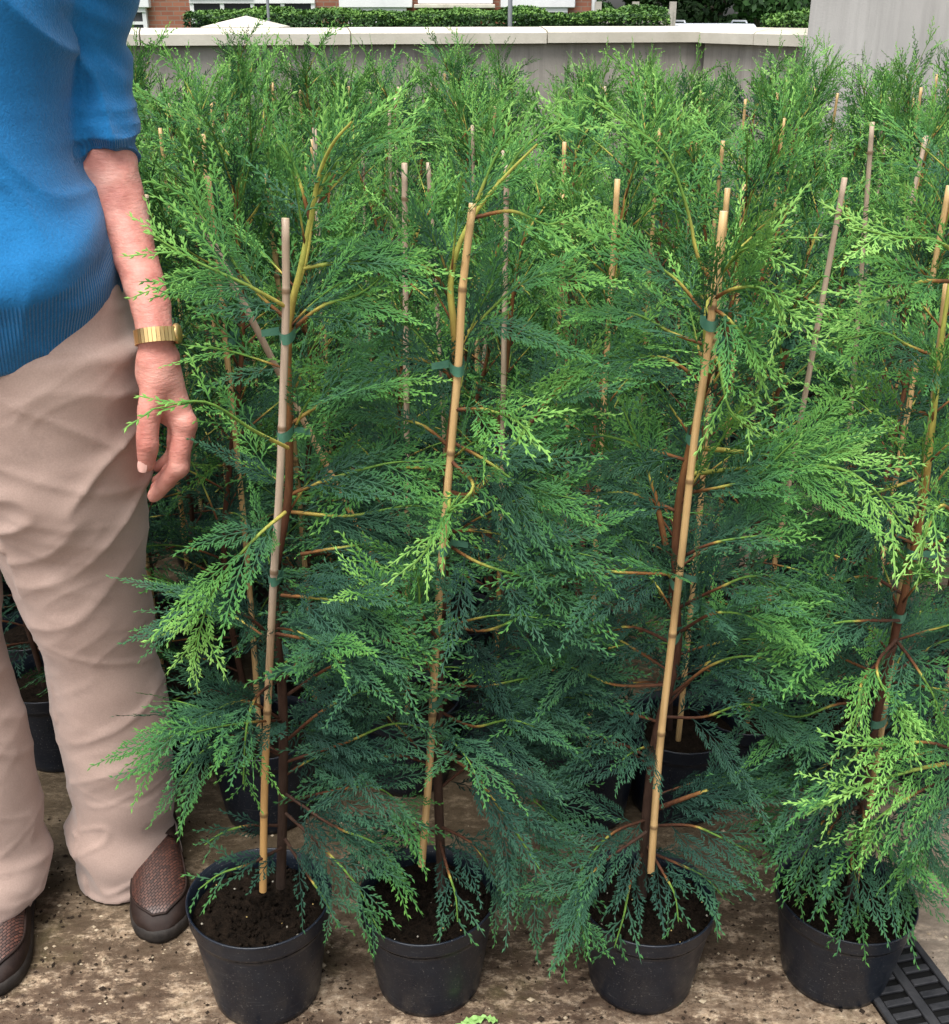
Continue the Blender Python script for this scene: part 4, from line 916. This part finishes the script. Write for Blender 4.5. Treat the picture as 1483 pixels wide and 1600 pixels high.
# materials of the person
k = NM('skin', .5, .35); v = k.coords()
n1 = k.noise(v, 26, 4, .6); n2 = k.noise(v, 120, 4, .6)
c = k.ramp(n1, [(.28, (.42, .145, .115)), (.5, (.57, .25, .20)), (.72, (.66, .36, .295))])
c = k.mix(k.ramp(n2, [(.56, 0.), (.75, .25)]), c, (.40, .14, .10))
k.b.inputs['Subsurface Weight'].default_value = .12; k.b.inputs['Subsurface Radius'].default_value = (.012, .004, .002); k.b.inputs['Subsurface Scale'].default_value = .5
wr = k.noise(k.coords((1, 1, 3.2)), 95, 4, .65)
M['skin'] = k.done(c, k.bump(n2, .35, .002, k.bump(wr, .50, .0022)))
M['nail'] = NM('finger_nail', .3, .5).done((.72, .42, .36))
def cloth_mat(name, c0, c1, weave, rough, bstr, rib=False):
    k = NM(name, rough, .15); v = k.coords()
    n = k.noise(v, 9, 4); col = k.ramp(n, [(.3, c0), (.7, c1)])
    wv = k.n('ShaderNodeTexWave'); wv.wave_type = 'BANDS'; wv.bands_direction = 'Z'; wv.inputs['Scale'].default_value = weave; wv.inputs['Distortion'].default_value = 1.5; wv.inputs['Detail'].default_value = 2; wv.inputs['Detail Scale'].default_value = 4
    k.l(v, wv.inputs['Vector']); h = k.noise(v, 500, 2); b = k.bump(wv.outputs['Fac'], bstr*.5, .0006); b = k.bump(h, bstr, .0008, b)
    col = k.mix(k.ramp(h, [(.35, (.88, .88, .88)), (.65, (1.06, 1.06, 1.06))]), col, col, 'MIX') if False else k.mix(.6, col, k.ramp(h, [(.35, (.88, .88, .88)), (.65, (1.06, 1.06, 1.06))]), 'MULTIPLY')
    if rib:
        kn = k.noise(k.coords((1, 1, .7)), 330, 3, .7); b = k.bump(kn, .7, .0016, b); col = k.mix(.55, col, k.ramp(kn, [(.35, (.80, .80, .80)), (.65, (1.12, 1.12, 1.12))]), 'MULTIPLY')
        rb = k.math('SINE', k.math('MULTIPLY', k.attr('ang'), 1.0)); rbm = k.attr('rib'); hh = k.math('MULTIPLY', rb, rbm)
        b = k.bump(hh, .55, .0014, b); col = k.mix(k.math('MULTIPLY', k.ramp(rb, [(.0, 1.), (.45, 0.)]), k.math('MULTIPLY', rbm, .28)), col, tuple(x*.35 for x in c0))
    if not rib: col = k.mix(k.ramp(k.noise(v, 13, 5, .7), [(.60, 0.), (.76, .4)]), col, tuple(x*.6 for x in c0))
    k.b.inputs['Sheen Weight'].default_value = .25
    return k.done(col, b)
M['sweater'] = cloth_mat('blue_knit', (.006, .120, .31), (.010, .165, .41), 700, .85, .5, True)
M['trousers'] = cloth_mat('beige_twill', (.41, .295, .25), (.50, .37, .318), 900, .8, .3)
k = NM('shoe_leather', .62, .25); v = k.coords(); n = k.noise(v, 40, 5)
M['shoe'] = k.done(k.ramp(n, [(.3, (.012, .007, .006)), (.7, (.030, .017, .013))]), k.bump(n, .2, .002))
k = NM('woven_leather', .45, .45); v = k.coords((1, 1, 1), 'Object', (0, 0, math.radians(45)))
ck = k.n('ShaderNodeTexBrick'); ck.inputs['Scale'].default_value = 1; ck.inputs['Brick Width'].default_value = .0065; ck.inputs['Row Height'].default_value = .0036; ck.inputs['Mortar Size'].default_value = .0005; ck.inputs['Mortar Smooth'].default_value = .6; k.l(v, ck.inputs['Vector'])
ck.inputs['Color1'].default_value = (.10, .040, .028, 1); ck.inputs['Color2'].default_value = (.040, .018, .014, 1); ck.inputs['Mortar'].default_value = (.012, .006, .005, 1)
inv = k.math('SUBTRACT', 1.0, ck.outputs['Fac'])
M['woven'] = k.done(ck.outputs[0], k.bump(inv, .9, .0025))
M['sole'] = mottled('shoe_sole', (.012, .010, .009), (.035, .029, .025), 60, .7)
k = NM('gold_watch', .36, .5); k.b.inputs['Metallic'].default_value = 1
M['gold'] = k.done((.92, .64, .28)); M['sock'] = mottled('dark_sock', (.02, .02, .025), (.04, .04, .045), 100, .9)
M['hair'] = mottled('grey_hair', (.25, .24, .22), (.5, .48, .45), 120, .6, .6, .004, stretch=(1, 1, .2))
M['eye'] = NM('eye', .1, .5).done((.75, .73, .70)); M['iris'] = NM('iris', .1, .5).done((.03, .05, .07))

man = empty('person', (-.55, 1.33, 0)); MO = np.array((-.55, 1.33, 0.)); BX = -.585     # body mid line
# --- left arm and hand (the one in the picture)
HY = 1.25
Q = lambda px, py, dy=0.0: P(px, py, HY+dy)
sh = np.array((-.41, 1.36, 1.33)); elb = P(163, 205, 1.36)
arm = [sh, P(128, 90, 1.385), elb, P(172, 262, 1.355), P(192, 330, 1.335), P(213, 405, 1.305), P(236, 480, 1.27), Q(243, 525), Q(245, 555)]
arr = [.042, .034, .029, .0310, .0285, .0245, .0215, .0200, .0205]
fing = {
 'index': ([Q(288, 668, -.008), Q(277, 730, -.020), Q(257, 757, -.014), Q(240, 775, -.002)], [.0130, .0118, .0102, .0088]),
 'middle': ([Q(288, 668, .014), Q(282, 728, .016), Q(262, 752, .026), Q(244, 764, .034)], [.0130, .0115, .0100, .0086]),
 'ring': ([Q(284, 662, .032), Q(280, 718, .040), Q(262, 742, .050), Q(246, 752, .056)], [.0125, .0108, .0095, .0082]),
 'little': ([Q(277, 655, .050), Q(274, 700, .060), Q(260, 722, .068), Q(246, 730, .074)], [.0112, .0096, .0084, .0072]),
 'thumb': ([Q(243, 598, -.014), Q(233, 645, -.026), Q(231, 692, -.034), Q(229, 726, -.033)], [.0160, .0138, .0122, .0098])}
mir = lambda p: np.array((2*BX-p[0]-.15*float(np.clip((1.25-p[2])/.4, 0, 1)), p[1]+.15*float(np.clip((1.25-p[2])/.4, 0, 1)), p[2]))
bf = Field((-1.02, 1.08, .55), (-.14, 1.62, 1.74), .0035)
def build_arm(m):
    bf.chain([m(p) for p in arm], arr, .02)
    w = Q(245, 550)
    for e, r0, r1 in ((Q(283, 655, -.004), .0175, .0135), (Q(284, 655, .012), .0175, .0135), (Q(280, 652, .032), .017, .013), (Q(273, 648, .048), .016, .012)): bf.cap(m(w+(e-w)*.12), m(e), r0, r1, .012)
    bf.cap(m(Q(240, 580, -.004)), m(Q(262, 640, .004)), .020, .017, .014)
    hand = Field(np.minimum(m(Q(200, 790, -.08)), m(Q(330, 570, .12))), np.maximum(m(Q(200, 790, -.08)), m(Q(330, 570, .12))), bf.h)
    for nm_, (pts, rr_) in fing.items():
        for i in range(len(pts)-1): bf.cap(m(pts[i]), m(pts[i+1]), rr_[i], rr_[i+1], (.009 if i == 0 else .0018))
    for p, r in ((Q(291, 660, -.010), .0115), (Q(282, 730, -.017), .0112)): bf.ell(m(p), (r, r, r), .006)
build_arm(lambda p: np.array(p, float)); build_arm(mir)
# --- trunk of the body, neck and head (above the frame)
bf.stack([(.80, BX, 1.32, .10, .08), (1.0, BX, 1.31, .13, .115), (1.2, BX, 1.33, .125, .10), (1.30, BX, 1.34, .13, .09), (1.36, BX, 1.35, .10, .07), (1.39, BX, 1.35, .05, .05)], .03)
bf.cap((BX, 1.355, 1.33), (BX, 1.33, 1.47), .062, .054, .03)
HC = np.array((BX, 1.315, 1.58))
bf.ell(HC+(0, .012, .030), (.073, .092, .085), .01); bf.ell(HC+(0, -.012, -.028), (.058, .072, .078), .02); bf.cap(HC+(0, -.060, -.078), HC+(0, -.058, -.080), .026, .026, .02)
bf.cap(HC+(0, -.086, .012), HC+(0, -.104, -.026), .008, .013, .010); bf.cap(HC+(-.03, -.078, .026), HC+(.03, -.078, .026), .012, .012, .014)
for s_ in (-1, 1):
    bf.ell(HC+(s_*.074, .012, -.008), (.010, .019, .030), .006); bf.ell(HC+(s_*.036, -.062, -.02), (.022, .02, .02), .015); bf.ell(HC+(s_*.012, -.098, -.030), (.008, .008, .007), .005)
bf.cap(HC+(-.02, -.082, -.052), HC+(.02, -.082, -.052), .006, .006, .006); bf.cap(HC+(-.018, -.079, -.062), HC+(.018, -.079, -.062), .006, .006, .005)
V, Fc = bf.mesh(1)
hd = np.linalg.norm(V-P(262, 650, HY), axis=1); Nn = normals(V, Fc)
V = V+Nn*(.0010*vnoise(V*70)+.0012*vnoise(V*np.array((30, 30, 60))))[:, None]
mesh_obj('body', V-MO, Fc, M['skin'], man)
def nail(c, dirv_, up, w, l):
    dirv_ = dirv_/np.linalg.norm(dirv_); up = up-dirv_*np.dot(up, dirv_); up /= np.linalg.norm(up); s_ = np.cross(dirv_, up); V = []; Fc = []
    for i in range(7):
        for j in range(7):
            u = i/6*2-1; t = j/6*2-1; ww = w*(1-.25*max(0, abs(u))**3); V.append(c+dirv_*u*l+s_*t*ww+up*(-.35*w*t*t-.0016*max(0, u)**2*0))
    Fc = [(i*7+j, i*7+j+1, (i+1)*7+j+1, (i+1)*7+j) for i in range(6) for j in range(6)]
    mesh_obj('fingernail', np.array(V)-MO, Fc, M['nail'], man)
tp_, ti_ = fing['thumb'][0][3], fing['thumb'][0][2]
nail(tp_+np.array((-.0035, -.0095, .001)), tp_-ti_, np.array((-.25, -1, .1)), .0062, .0072)
ip_, ii_ = fing['index'][0][3], fing['index'][0][2]
for s_ in (-1, 1):
    m = MB(); m.lathe([(.001, -.012), (.007, -.0095), (.012, 0), (.007, .0095), (.001, .012)], tuple(HC+(s_*.030, -.0665, .004)-MO), 16); eo = m.build('eye', M['eye'], man)
    m = MB(); m.lathe([(.001, -.005), (.0045, -.003), (.0052, 0), (.0045, .003), (.001, .005)], tuple(HC+(s_*.030, -.0755, .004)-MO), 12); m.build('iris', M['iris'], eo)
hf = Field(HC-.14, HC+.14, .004); hf.ell(HC+(0, .016, .034), (.079, .098, .090), .005)
sl_, X, Y, Z = hf.view(hf.lo, hf.lo+hf.h*hf.n); hf.f[sl_] = np.maximum(hf.f[sl_], (HC[2]+.038-(Y-HC[1]+.04)*.75-Z).astype(np.float32)*.8)
V, Fc = hf.mesh(2); V = V+normals(V, Fc)*(.003*vnoise(V*60))[:, None]; mesh_obj('hair', V-MO, Fc, M['hair'], man)

# --- sweater
sw = Field((-1.03, 1.09, .78), (-.13, 1.62, 1.44), .004)
def tz(py, Y): return P(0, py, Y)[2]
def tx(px, py, Y): return P(px, py, Y)[0]
tor = []
for py, xr in ((620, 172), (560, 176), (500, 188), (450, 195), (420, 195), (380, 190), (330, 168), (280, 142), (240, 130), (190, 118), (150, 110), (100, 108), (50, 112), (0, 118)):
    xe = tx(xr, py, 1.32); rx = xe-BX; tor.append((tz(py, 1.32), BX, 1.325-.02*math.exp(-((py-430)/130)**2), rx, .115+.038*math.exp(-((py-430)/150)**2)))
tor += [(1.33, BX, 1.345, .175, .105), (1.375, BX, 1.35, .13, .085), (1.405, BX, 1.35, .075, .068)]
sw.stack(tor, .02, 2.25)
for m_ in (lambda p: np.array(p, float), mir):
    sw.cap(m_((-.47, 1.35, 1.325)), m_(sh), .075, .062, .03)
    sv = Field(sw.lo, sw.lo+sw.h*(sw.n-1), sw.h); sv.n = sw.n; sv.f = np.full(sw.n, .05, np.float32)
    a1 = [sh, P(126, 90, 1.385), P(146, 160, 1.375), P(160, 205, 1.362), P(167, 232, 1.355), P(173, 268, 1.350)]; r1 = [.060, .054, .0455, .0440, .0385, .0350]
    for i in range(5): sv.cap(m_(a1[i]), m_(a1[i+1]), r1[i], r1[i+1], .006)
    for (px, py, Y, dr) in ((159, 190, 1.364, .0465), (164, 212, 1.358, .0450), (152, 165, 1.372, .0470)):   # bunched folds above the cuff
        sv.ell(m_(P(px, py, Y)), (dr, dr, .0075), .009)
    sl_, X, Y, Z = sv.view(sv.lo, sv.lo+sv.h*sv.n); ce = m_(P(170, 254, 1.352)); ax_ = m_(P(192, 330, 1.335))-m_(P(160, 205, 1.362)); ax_ = ax_/np.linalg.norm(ax_)
    sv.f[sl_] = np.maximum(sv.f[sl_], ((X-ce[0])*ax_[0]+(Y-ce[1])*ax_[1]+(Z-ce[2])*ax_[2]).astype(np.float32))
    sw.smin(tuple(slice(0, q) for q in sw.n), sv.f, .008)
sl_, X, Y, Z = sw.view(sw.lo, sw.lo+sw.h*sw.n)
hem = .910-.52*np.clip(1.33-Y, -.03, .15)+.0*X
sw.f[sl_] = np.maximum(sw.f[sl_], (hem-Z).astype(np.float32))
V, Fc = sw.mesh(2); Nn = normals(V, Fc)
hv = .910-.52*np.clip(1.33-V[:, 1], -.03, .15)
isb = np.abs(V[:, 0]-BX) < .19
x_, y_, z_ = V.T; ed = z_-hv
torso = (np.abs(x_-BX) < .165+.0*z_)
# drape: long folds from the armpit to the belly, a sag above the rib band
u1 = (x_-BX)*.9+(z_-1.1)*.55
rf2 = 1-np.abs(vnoise(np.stack((u1*9, y_*3, (z_-x_*.9)*3.2), 1)))
disp = (.0075*vnoise(np.stack((u1*7, y_*3, (z_-x_*.9)*5), 1))+.009*(rf2**4-.3))*sstep(.02, .10, ed)+.0050*vnoise(np.stack((x_*9, y_*9, z_*14), 1))+.0035*(np.maximum(0, 1-np.abs(vnoise(np.stack((x_*16+z_*8, y_*8, z_*13-x_*10), 1)))*2.2)**2)
disp += .0055*np.exp(-((ed-.105)/.022)**2)*(z_ < 1.1)-.002*np.exp(-((ed-.070)/.014)**2)*(z_ < 1.1)
far_ = np.abs(x_-BX) > .15
disp += np.where(far_ & (z_ > 1.03), .0085*vnoise(np.stack((x_*12, y_*12, z_*48+x_*26), 1))*sstep(1.36, 1.14, z_), 0)
V = V+Nn*disp[:, None]
cuff = np.minimum(np.linalg.norm(V-P(170, 254, 1.352), axis=1), np.linalg.norm(V-mir(P(170, 254, 1.352)), axis=1)); cz = P(170, 254, 1.352)[2]
rib = np.maximum(sstep(.088, .082, ed)*(z_ < 1.05), (cuff < .055)*sstep(cz+.030, cz+.024, z_)*.8)
ang = np.where(z_ < 1.05, np.arctan2(y_-1.33, x_-BX)*290, np.arctan2(y_-1.352, np.abs(x_-BX)-abs(P(170, 254, 1.352)[0]-BX))*85)
mesh_obj('sweater', V-MO, Fc, M['sweater'], man, True, {'rib': rib, 'ang': ang})

# --- trousers
tr_ = Field((-.95, 1.02, 0), (-.25, 1.66, 1.02), .0045)
def leg(rows, mx=0):
    out = []
    for py, xl, xr, Y, q in rows:
        if mx > 0: xl += mx*sstep(800, 950, np.array(py))
        if mx < 0: xr += mx*sstep(800, 950, np.array(py))
        a = P((xl+xr)/2, py, Y); rx = (tx(xr, py, Y)-tx(xl, py, Y))/2; out.append((a[2], a[0], Y, rx, rx*q))
    return sorted(out)
SH = 12
LL = leg([(1362, 114, 272, 1.352, 1.15), (1330, 108, 271, 1.352, 1.12), (1280, 101, 268, 1.355, 1.1), (1200, 94, 264, 1.36, 1.08), (1150, 86, 263, 1.355, 1.05), (1100, 76, 258, 1.35, 1.03), (1000, 48, 240, 1.335, 1.0), (900, 12, 229, 1.32, .98), (800, -30, 223, 1.31, .92), (700, -60, 220, 1.305, .88), (600, -90, 221, 1.305, .85), (540, -100, 220, 1.305, .85)], 14)
RL = leg([(1420, -95, 62, 1.245, 1.18), (1380, -98, 84, 1.25, 1.15), (1290, -110, 86, 1.27, 1.08), (1200, -130, 64, 1.27, 1.05), (1100, -160, 36, 1.275, 1.03), (1000, -195, 16, 1.28, 1.0), (900, -235, 4, 1.285, .97), (800, -280, 0, 1.295, .92), (700, -300, 0, 1.30, .88), (600, -300, -20, 1.305, .85)], -16)
tr_.stack(LL, .004); tr_.stack(RL, .003)
tr_.stack([(.70, BX, 1.315, .10, .085), (.74, BX, 1.312, .150, .105), (.80, BX, 1.308, .168, .118), (.86, BX, 1.308, .172, .122), (.93, BX, 1.31, .168, .122), (1.0, BX, 1.315, .150, .115)], .025, 2.3)
V, Fc = tr_.mesh(2); Nn = normals(V, Fc); x_, y_, z_ = V.T
rt = x_ > -.575
# ankle pile-up, diagonal knee and thigh creases
side = np.where(rt, 1., -1.)
w = vnoise(np.stack((x_*7, y_*7, z_*4), 1))
ph = z_*52+side*x_*16+y_*10+3.2*w
low = sstep(.24, .08, z_)
disp = low*(.0075*np.sin(ph)*np.abs(np.sin(ph*.37+1)))
r2 = 1-np.abs(vnoise(np.stack((x_*4+z_*2.5, y_*4, z_*17-side*x_*9+1.2*vnoise(V*6)), 1)))
r3 = 1-np.abs(vnoise(np.stack((x_*5+z_*2.5+9, y_*5, z_*26+side*x_*12+1.2*vnoise(V*7)), 1)))
disp += (.0080*(r2**4-.25)+.0030*(r3**5-.25))*(.28+.9*np.exp(-((z_-.70)/.09)**2)+.45*np.exp(-((z_-.44)/.08)**2)+.35*low)
disp += .0065*vnoise(np.stack((x_*6+z_*9, y_*7, z_*3-x_*5), 1))+.002*vnoise(V*22)+.0022*(np.maximum(0, 1-np.abs(vnoise(np.stack((x_*14+z_*6, y_*10, z_*34-side*x_*18), 1)))*2.4)**2)*(.4+low)
# crease down from the hip pocket and a hand-deep pocket bulge
pk = np.exp(-((x_+.50)/.035)**2-((z_-.90)/.05)**2)*(y_ < 1.3); disp += .007*pk
disp *= sstep(.012, .035, z_-np.where(rt, LL[0][0], RL[0][0])+.008)
V = V+Nn*disp[:, None]
mesh_obj('trousers', V-MO, Fc, M['trousers'], man)

# --- watch
wc = P(250, 524, HY+.003); axw = (P(236, 480, 1.27)-Q(245, 555)); axw /= np.linalg.norm(axw); e1 = np.cross(axw, (0, 1, 0)); e1 /= np.linalg.norm(e1); e2 = np.cross(axw, e1)
wt = empty('wristwatch', wc-MO); wt.parent = man; m = MB()
nlk = 34
for i in range(nlk):
    a0 = 2*math.pi*(i+.06)/nlk; a1 = 2*math.pi*(i+.94)/nlk; V = []
    for r in (.0218, .0238):
        for a in (a0, a1):
            for h_ in (-.0082, .0082): V.append((e1*math.cos(a)*r*1.06+e2*math.sin(a)*r)+axw*h_+np.array(e1)*-.0)
    m.add(V, [(0, 2, 3, 1), (4, 5, 7, 6), (0, 1, 5, 4), (2, 6, 7, 3), (0, 4, 6, 2), (1, 3, 7, 5)])
wo_ = P(245, 526, HY)-wc
m.V = [tuple(np.array(v_)+wo_) for v_ in m.V]; bd = m.build('watch_band', M['gold'], wt, False)
m = MB(); oc = e1 if e1[0] > 0 else -e1; cc_ = wo_+oc*.0225+np.array((0, .004, 0)); nn = oc; m1 = np.cross(nn, axw)
V = []; n = 28; prof = [(.0095, -.003), (.0118, -.001), (.0118, .002), (.0098, .0036), (.0001, .0038)]
for r, h_ in prof:
    for q in range(n): V.append(cc_+nn*h_+axw*r*math.cos(2*math.pi*q/n)+m1*r*math.sin(2*math.pi*q/n))
m.add(V, [(i*n+q, i*n+(q+1) % n, (i+1)*n+(q+1) % n, (i+1)*n+q) for i in range(4) for q in range(n)]); m.build('watch_case', M['gold'], wt)

# --- shoes
def shoe(toe, head, name='shoe'):
    toe = np.array((toe[0], toe[1])); hd_ = np.array(head, float); hd_ /= np.linalg.norm(hd_); ang_ = math.atan2(hd_[1], hd_[0])
    L = .262; heel = toe-hd_*L; r = empty(name, (heel[0]-MO[0], heel[1]-MO[1], 0)); r.rotation_euler.z = ang_; r.parent = man
    # local: x from the heel (0) to the toe (L), y across
    xs = np.array([0, .02, .06, .11, .16, .20, .235, .255, L]); hw = np.array([.012, .025, .029, .031, .038, .042, .037, .023, .006])
    us = np.linspace(0, L, 46); w_ = np.interp(us, xs, hw); w_ = np.convolve(np.pad(w_, 2, 'edge'), np.ones(5)/5, 'valid'); w_[0] = .008; w_[-1] = .006
    # sole
    m = MB(); V = []; prof = [(.97, .001), (1.05, .003), (1.075, .009), (1.075, .016), (1.02, .022)]
    out = [(u, q) for u, q in zip(us, w_)]; ring = [(u, q) for u, q in out]+[(u, -q) for u, q in reversed(out)]; n = len(ring)
    for s_, z in prof:
        for (u, q) in ring: V.append((L/2+(u-L/2)*(1+(s_-1)*.30), q*s_, z))
    Fc = [(i*n+k_, i*n+(k_+1) % n, (i+1)*n+(k_+1) % n, (i+1)*n+k_) for i in range(len(prof)-1) for k_ in range(n)]+[tuple(range(n-1, -1, -1)), tuple(range(4*n, 5*n))]
    m.add(V, Fc); m.build('sole', M['sole'], r)
    # upper
    hx_ = np.interp(us, [0, .02, .07, .12, .15, .18, .21, .24, .256, L], [.050, .066, .070, .078, .074, .064, .053, .042, .030, .018])
    V = []; nn_ = 25; Fc = []
    for i, (u, q, h_) in enumerate(zip(us, w_, hx_)):
        for j in range(nn_):
            t = math.pi*j/(nn_-1); c_ = math.cos(t); s_ = math.sin(t); V.append((u+.0*s_, q*1.03*np.sign(c_)*abs(c_)**.75, .021+(h_-.021)*s_**.72))
    for i in range(45):
        for j in range(nn_-1): Fc.append((i*nn_+j, i*nn_+j+1, (i+1)*nn_+j+1, (i+1)*nn_+j))
    up = mesh_obj('upper', V, Fc, M['shoe'], r)
    # apron (woven vamp), raised slightly, and its seam
    V = []; Fc = []; A_ = []; ra = 22; rb = 15; seamL = []; seamR = []
    for i in range(ra):
        u = .115+(.246-.115)*i/(ra-1); q = np.interp(u, us, w_); h_ = np.interp(u, us, hx_); half = .84*(1-max(0, (i/(ra-1)-.55)/.45)**2.2*.80)
        for j in range(rb):
            t = math.pi*(.5+half*.42*(j/(rb-1)*2-1)); c_ = math.cos(t); s_ = math.sin(t); p = (u, q*1.03*np.sign(c_)*abs(c_)**.75, .0232+(h_-.021)*s_**.72); V.append(p)
            if j == 0: seamR.append(p)
            if j == rb-1: seamL.append(p)
        if i == ra-1: tip = V[-rb:]
    for i in range(ra-1):
        for j in range(rb-1): Fc.append((i*rb+j, i*rb+j+1, (i+1)*rb+j+1, (i+1)*rb+j))
    ap = mesh_obj('woven_vamp', V, Fc, M['woven'], r); m = MB(); m.tube(seamR+tip+seamL[::-1], .0019, 6); m.build('apron_seam', M['shoe'], ap)
    # plain tongue tab over the instep
    V = []; Fc = []
    for i in range(9):
        u = .090+(.132-.090)*i/8; q = np.interp(u, us, w_); h_ = np.interp(u, us, hx_)+.004+.006*(1-i/8)
        for j in range(15):
            t = math.pi*(.5+.30*(j/14*2-1)); c_ = math.cos(t); s_ = math.sin(t); V.append((u-.006*math.cos((j/14*2-1)*1.5), q*1.06*np.sign(c_)*abs(c_)**.75, .0245+(h_-.021)*s_**.72))
    for i in range(8):
        for j in range(14): Fc.append((i*15+j, i*15+j+1, (i+1)*15+j+1, (i+1)*15+j))
    mesh_obj('tongue', V, Fc, M['shoe'], r)
shoe(G(254, 1474)[:2], (.26, -1)); shoe(G(-14, 1562)[:2], (.20, -1))
tag(man, 'man in a blue sweater, beige trousers and woven brown loafers standing at the left', 'person')


# ------------------------------------------------------------------ drain grate, fallen leaves, crumbs of soil
p0 = G(1412, 1452); p1 = G(1483, 1545); dv = (p1-p0)[:2]; dv /= np.linalg.norm(dv); an = math.atan2(dv[1], dv[0])
M['grate'] = mottled('drain_plastic', (.012, .013, .016), (.045, .045, .048), 25, .5, .3)
gr = empty('drain_grate', (p0[0]-dv[0]*.25, p0[1]-dv[1]*.25, 0)); gr.rotation_euler.z = an; Lg, Wg = .95, -.115
m = MB(); m.box(0, Lg, Wg, 0, .001, .004); m.build('channel_bed', NM('drain_dark', .6, .2).done((.004, .004, .004)), gr, False)
m = MB(); m.box(0, Lg, -.010, 0, .0045, .0105, 0, .0012); m.box(0, Lg, Wg, Wg+.010, .0045, .0105, 0, .0012); m.box(0, Lg, Wg/2-.007, Wg/2+.007, .0045, .0098, 0, .001)
m.build('frame', M['grate'], gr, False)
m = MB(); x = .006; i = 0
while x < Lg-.02:
    m.box(x, x+.010, -.0485, -.0115, .0046, .0094, 0, .001); m.box(x+.004, x+.014, Wg+.0115, Wg/2-.0085, .0046, .0094, 0, .001); x += .021
m.build('bars', M['grate'], gr, False)
tag(gr, 'black slotted plastic drain cover running past the rightmost pot', 'drain cover')
M['fresh_leaf'] = mottled('fresh_leaf', (.20, .38, .10), (.32, .50, .18), 40, .5); M['dark_leaf'] = mottled('dark_leaf', (.02, .08, .015), (.04, .13, .03), 40, .5)
def leaf(px, py, L, w_, rz, mat, label, curl=.3):
    c = G(px, py); V = []; n = 12
    for i in range(n):
        u = i/(n-1); ww = w_*math.sin(math.pi*min(1, u*.94+.03))**.8*(1+.12*math.sin(i*2.6))
        for j in (-1, -.5, 0, .5, 1): V.append(((u-.5)*L, j*ww, .003+curl*L*(u-.5)**2+.18*abs(j)*ww+.002*math.sin(i*1.7+j*3)))
    Fc = [(i*5+j, i*5+j+1, (i+1)*5+j+1, (i+1)*5+j) for i in range(n-1) for j in range(4)]
    r = empty('fallen_leaf', tuple(c)); r.rotation_euler.z = rz; mesh_obj('leaf_blade', V, Fc, mat, r); m = MB(); m.tube([(-L*.72, .002, .003), (-L*.5, 0, .004), (L*.45, 0, .0045)], [.0008, .0008, .0003], 5); m.build('leaf_stalk', mat, r); tag(r, label, 'leaf')
leaf(740, 1598, .034, .007, .3, M['fresh_leaf'], 'pale green fallen leaf at the bottom edge between the second and third pots'); leaf(768, 1596, .018, .005, -.5, M['fresh_leaf'], 'small pale green leaf lying just right of the larger pale leaf')
leaf(1058, 1568, .014, .005, 1.2, M['dark_leaf'], 'tiny dark green leaf on the concrete at the foot of the third pot')
crng = np.random.default_rng(9); m = MB()
for i in range(2600):
    px, py = crng.uniform(-20, 1500), crng.uniform(1280, 1640); c = G(px, py)
    if crng.random() > .35+.65*float(vnoise(np.array([[c[0]*9, c[1]*9, .5]]))[0] > 0): continue
    s_ = crng.uniform(.0008, .0030) if crng.random() < .93 else crng.uniform(.003, .005); j = crng.uniform(.5, 1.4, 3); mi = 0 if crng.random() < .8 else 1
    m.add([c+np.array(o_)*s_*j+np.array((0, 0, s_*.4)) for o_ in [(1, 0, 0), (-1, 0, 0), (0, 1, 0), (0, -1, 0), (0, 0, .8), (0, 0, -.8)]], [(0, 2, 4), (2, 1, 4), (1, 3, 4), (3, 0, 4), (2, 0, 5), (1, 2, 5), (3, 1, 5), (0, 3, 5)], mi)
tag(m.build('soil_crumbs', [M['litter'], mottled('concrete_chip', (.30, .23, .15), (.5, .42, .3), 100)], None, False), 'crumbs of soil and grit scattered over the stained concrete', 'grit', kind='stuff')
